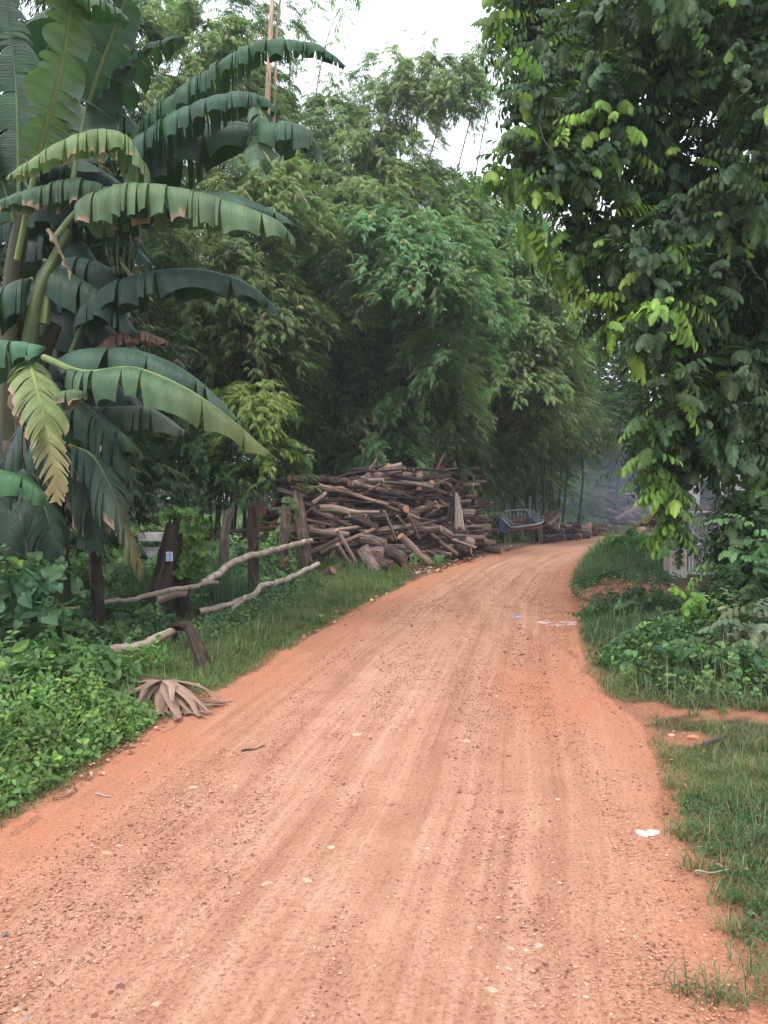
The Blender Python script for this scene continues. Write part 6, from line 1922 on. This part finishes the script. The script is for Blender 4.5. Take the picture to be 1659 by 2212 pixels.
    banana_leaf(B, [(120, 780, 8.2), (190, 755, 8.1), (300, 758, 8.0), (400, 800, 7.9), (470, 860, 7.9), (530, 925, 7.9)], 0.33, 21, (0.75, 0.8), 8, BLU, ragged=0.1)
    banana_leaf(B, [(95, 770, 7.8), (180, 802, 7.6), (290, 795, 7.5), (400, 838, 7.4), (480, 890, 7.4), (545, 945, 7.4), (592, 985, 7.4)], 0.36, 22, (0.9, 0.55), 14, (0.065, 0.125, 0.062), tip=(0.10, 0.12, 0.04), start=0.13, brown=0.15, yellow=0.1, ragged=0.12, petiole=0.014, ribcol=(0.26, 0.34, 0.13))
    # yellowing leaf facing us
    banana_leaf(B, [(60, 770, 7.6), (72, 810, 7.3), (88, 870, 7.15), (105, 950, 7.1), (118, 1020, 7.1), (122, 1085, 7.15)], 0.37, 23, (0.42, 0.42), 26, (0.17, 0.225, 0.085), tip=(0.26, 0.21, 0.10), brown=0.95, roll=0.0, start=0.02, ragged=0.14, fwd=0.65, rise=0.05, ribcol=(0.36, 0.40, 0.14))
    banana_leaf(B, [(-90, 770, 7.6), (-30, 740, 7.5), (40, 738, 7.4), (98, 748, 7.4)], 0.36, 24, (0.95, 0.95), 8, (0.055, 0.14, 0.07), brown=0.1, ragged=0.05)
    banana_leaf(B, [(-90, 990, 7.3), (-20, 1010, 7.2), (50, 1030, 7.2), (108, 1075, 7.2)], 0.30, 25, (0.95, 0.5), 3, (0.05, 0.12, 0.05), ragged=0.03)
    banana_leaf(B, [(110, 830, 7.5), (120, 850, 7.4), (160, 840, 7.3), (190, 850, 7.3)], 0.2, 26, (0.9, 0.9), 6, (0.10, 0.15, 0.07), brown=0.9)
    # hanging dark leaf with yellow end
    banana_leaf(B, [(150, 960, 8.0), (200, 985, 7.9), (238, 1050, 7.8), (268, 1130, 7.8), (292, 1195, 7.8), (305, 1240, 7.8)], 0.42, 27, (0.80, 0.30), 26, (0.045, 0.085, 0.06), tip=(0.12, 0.10, 0.03), brown=0.3, yellow=0.12, ragged=0.25, fwd=0.6)
    banana_leaf(B, [(120, 900, 8.4), (200, 900, 8.3), (260, 930, 8.2), (310, 985, 8.2)], 0.30, 28, (0.85, 0.85), 8, (0.04, 0.10, 0.045))
    banana_leaf(B, [(120, 880, 8.8), (220, 880, 8.7), (320, 880, 8.6), (400, 930, 8.6)], 0.42, 29, (0.85, 0.7), 9, (0.03, 0.07, 0.045), tip=(0.14, 0.19, 0.15))
    banana_leaf(B, [(130, 1010, 8.6), (200, 1000, 8.5), (260, 1010, 8.4), (306, 1030, 8.4)], 0.16, 30, (0.6, 0.6), 4, BLU)
    banana_leaf(B, [(100, 680, 9.2), (200, 690, 9.1), (300, 760, 9.0), (350, 830, 9.0)], 0.55, 31, (0.9, 0.9), 8, (0.022, 0.05, 0.035))  # from here near-black leaf colours carry the shade among the stems
    banana_leaf(B, [(90, 600, 9.2), (170, 560, 9.1), (260, 590, 9.0), (320, 650, 9.0)], 0.6, 32, (0.9, 0.9), 7, (0.02, 0.045, 0.035))
    banana_leaf(B, [(60, 620, 9.4), (120, 700, 9.4), (180, 820, 9.3), (200, 960, 9.3)], 0.5, 33, (0.6, 0.6), 8, (0.02, 0.045, 0.032))
    banana_leaf(B, [(60, 950, 8.9), (130, 960, 8.8), (190, 1050, 8.7), (230, 1150, 8.7)], 0.5, 34, (0.85, 0.85), 14, (0.025, 0.055, 0.035), brown=0.3)
    banana_leaf(B, [(40, 1000, 8.6), (20, 1100, 8.4), (10, 1200, 8.3)], 0.5, 35, (0.7, 0.7), 8, (0.022, 0.05, 0.032))
    banana_leaf(B, [(95, 560, 8.6), (150, 590, 8.5), (230, 640, 8.4), (300, 720, 8.4)], 0.42, 90, (0.85, 0.85), 9, (0.024, 0.055, 0.034))
    banana_leaf(B, [(70, 600, 8.4), (20, 620, 8.3), (-50, 700, 8.2)], 0.5, 91, (0.85, 0.85), 7, (0.03, 0.065, 0.04))
    banana_leaf(B, [(110, 880, 8.0), (60, 900, 7.9), (20, 980, 7.8), (0, 1080, 7.8)], 0.45, 92, (0.85, 0.85), 9, (0.026, 0.058, 0.036))
    banana_leaf(B, [(100, 980, 8.2), (150, 1000, 8.1), (190, 1080, 8.0), (205, 1190, 8.0)], 0.42, 93, (0.85, 0.7), 22, (0.035, 0.065, 0.045), brown=0.5, ragged=0.3, fwd=0.5)
    banana_leaf(B, [(110, 850, 8.3), (180, 870, 8.2), (250, 950, 8.1), (290, 1060, 8.1)], 0.42, 94, (0.85, 0.7), 12, (0.028, 0.062, 0.038))
    banana_leaf(B, [(60, 1060, 7.9), (90, 1080, 7.8), (110, 1160, 7.7), (105, 1240, 7.7)], 0.38, 95, (0.8, 0.8), 14, (0.03, 0.06, 0.036), brown=0.5, ragged=0.3)
    # withered brown leaves
    dr = (0.19, 0.115, 0.085)
    banana_leaf(B, [(200, 760, 8.7), (250, 722, 8.6), (300, 713, 8.5), (366, 738, 8.5)], 0.2, 40, (0.97, 0.97), 18, dr, name='withered_leaf', mat=M_DRY, ribcol=(0.3, 0.2, 0.13), ragged=0.2)
    banana_leaf(B, [(105, 495, 7.9), (122, 520, 7.8), (140, 560, 7.8), (152, 605, 7.8)], 0.05, 41, (0.9, 0.9), 6, (0.30, 0.2, 0.15), name='withered_leaf', mat=M_DRY, ribcol=(0.3, 0.2, 0.13))
    for k, (u, v) in enumerate(((30, 900), (15, 1000), (60, 1080), (190, 1150), (110, 1060), (40, 1180))):
        banana_leaf(B, [(u, v - 60, 9.0), (u + 12, v - 30, 8.8), (u + 16, v + 40, 8.7), (u + 10, v + 120, 8.7)], 0.16, 50 + k, (0.95, 0.95), 12, (0.085, 0.055, 0.042) if k % 3 else (0.15, 0.1, 0.07), name='withered_leaf', mat=M_DRY, ribcol=(0.12, 0.08, 0.06), ragged=0.3)
    # fruit bunch and flower bud, in deep shade
    fm = plain('banana_fruit', (0.05, 0.075, 0.03), 0.6, var=0.3)
    g = Geo(); q = np.random.default_rng(4)
    c0 = P(240, 500, 8.9)
    for k in range(7):
        cc = c0 + np.array([0.05 * k * 0.5, 0, -0.10 * k + 0.12])
        for j in range(12):
            a = j * 0.5236 + k * 0.3; rr = 0.17 - 0.012 * k
            o = np.array([math.cos(a), math.sin(a), 0])
            w = crv([cc + o * 0.04, cc + o * rr + [0, 0, -0.01], cc + o * (rr + 0.03) + [0, 0, 0.09]], 7)
            tube(g, w, [0.016, 0.024, 0.026, 0.026, 0.024, 0.018, 0.008], 6)
    g.build('fruit_bunch', fm, A, smooth=True)
    g = Geo(); w = crv([P(225, 420, 8.9), c0, P(262, 565, 8.8), P(285, 600, 8.7)], 18); tube(g, w, np.linspace(0.035, 0.02, 18), 7)
    g.build('fruit_stalk', M_STEM, A, smooth=True)
    g = Geo(); w = crv([P(280, 590, 8.7), P(290, 610, 8.7), P(300, 632, 8.7)], 12); tube(g, w, 0.055 * np.sin(np.linspace(0.3, 3.05, 12)) + 0.004, 10)
    g.build('flower_bud', plain('bud', (0.09, 0.04, 0.05), 0.6), A, smooth=True)
    # added dark-leaved plant at and beyond the left edge to darken the grove
    b3 = P(-150, 1300, 10.5); b3[2] = 0.1
    Cc = empty('banana_plant', b3, 'dark banana plant added behind the other two to darken the left edge', 'banana plant')
    stem(Cc, [(-60, 1300, 10.3), (-60, 900, 10.3), (-20, 500, 10.2)], 0.16, 0.08, 6, (0.5, 0.45, 0.42))
    for k in range(16):
        u0, v0 = -40 + 60 * q.random(), 250 + 900 * q.random(); sg = 1 if k % 4 else -1; L = 180 + 120 * q.random()
        banana_leaf(Cc, [(u0, v0, 10.2), (u0 + sg * L * 0.4, v0 - 60, 10.1), (u0 + sg * L * 0.8, v0 - 30, 10.0), (u0 + sg * L * 1.15, v0 + 80, 9.9)], 0.55, 70 + k, (0.85, 0.85), 9, (0.022, 0.05, 0.034))
bananas()

# ------------------------------------------------------------------ smoke at the bend
def smoke():
    import bmesh
    bm = bmesh.new(); bmesh.ops.create_icosphere(bm, subdivisions=4, radius=1.0)
    q = np.random.default_rng(3); V = np.array([list(v.co) for v in bm.verts])
    Fc = np.array([[a.index for a in f.verts] for f in bm.faces]); bm.free()
    c = P(1330, 1035, 35.5); r = np.array([5.0, 1.9, 2.6])
    V = V * (1 + 0.10 * np.sin(V[:, :1] * 5) * np.cos(V[:, 2:] * 4)) * r + c
    V[:, 2] = np.maximum(V[:, 2], 0.15)
    g = Geo(); g.add(V, Fc)
    m = bpy.data.materials.new('blue_smoke'); m.use_nodes = True; nt = m.node_tree
    nt.nodes.remove(nt.nodes['Principled BSDF'])
    pv = nt.nodes.new('ShaderNodeVolumePrincipled')
    pv.inputs['Color'].default_value = (0.56, 0.66, 0.88, 1); pv.inputs['Density'].default_value = 0.065
    nt.links.new(pv.outputs[0], nt.nodes['Material Output'].inputs['Volume'])
    o = g.build('smoke', m, origin=c)
    tag(o, 'thin blue smoke drifting over the far log heap', 'smoke', kind='stuff')
smoke()

# ------------------------------------------------------------------ humid air
def haze():
    lo = np.array([-150.0, -30.0, -1.2]); hi = np.array([150.0, 130.0, 26.0])
    g = Geo(); box(g, (lo + hi) / 2, hi - lo)
    m = bpy.data.materials.new('humid_air'); m.use_nodes = True; nt = m.node_tree
    nt.nodes.remove(nt.nodes['Principled BSDF'])
    pv = nt.nodes.new('ShaderNodeVolumePrincipled')
    pv.inputs['Color'].default_value = (0.86, 0.92, 1.0, 1); pv.inputs['Density'].default_value = 0.0009
    nt.links.new(pv.outputs[0], nt.nodes['Material Output'].inputs['Volume'])
    tag(g.build('haze', m), kind='stuff')
haze()
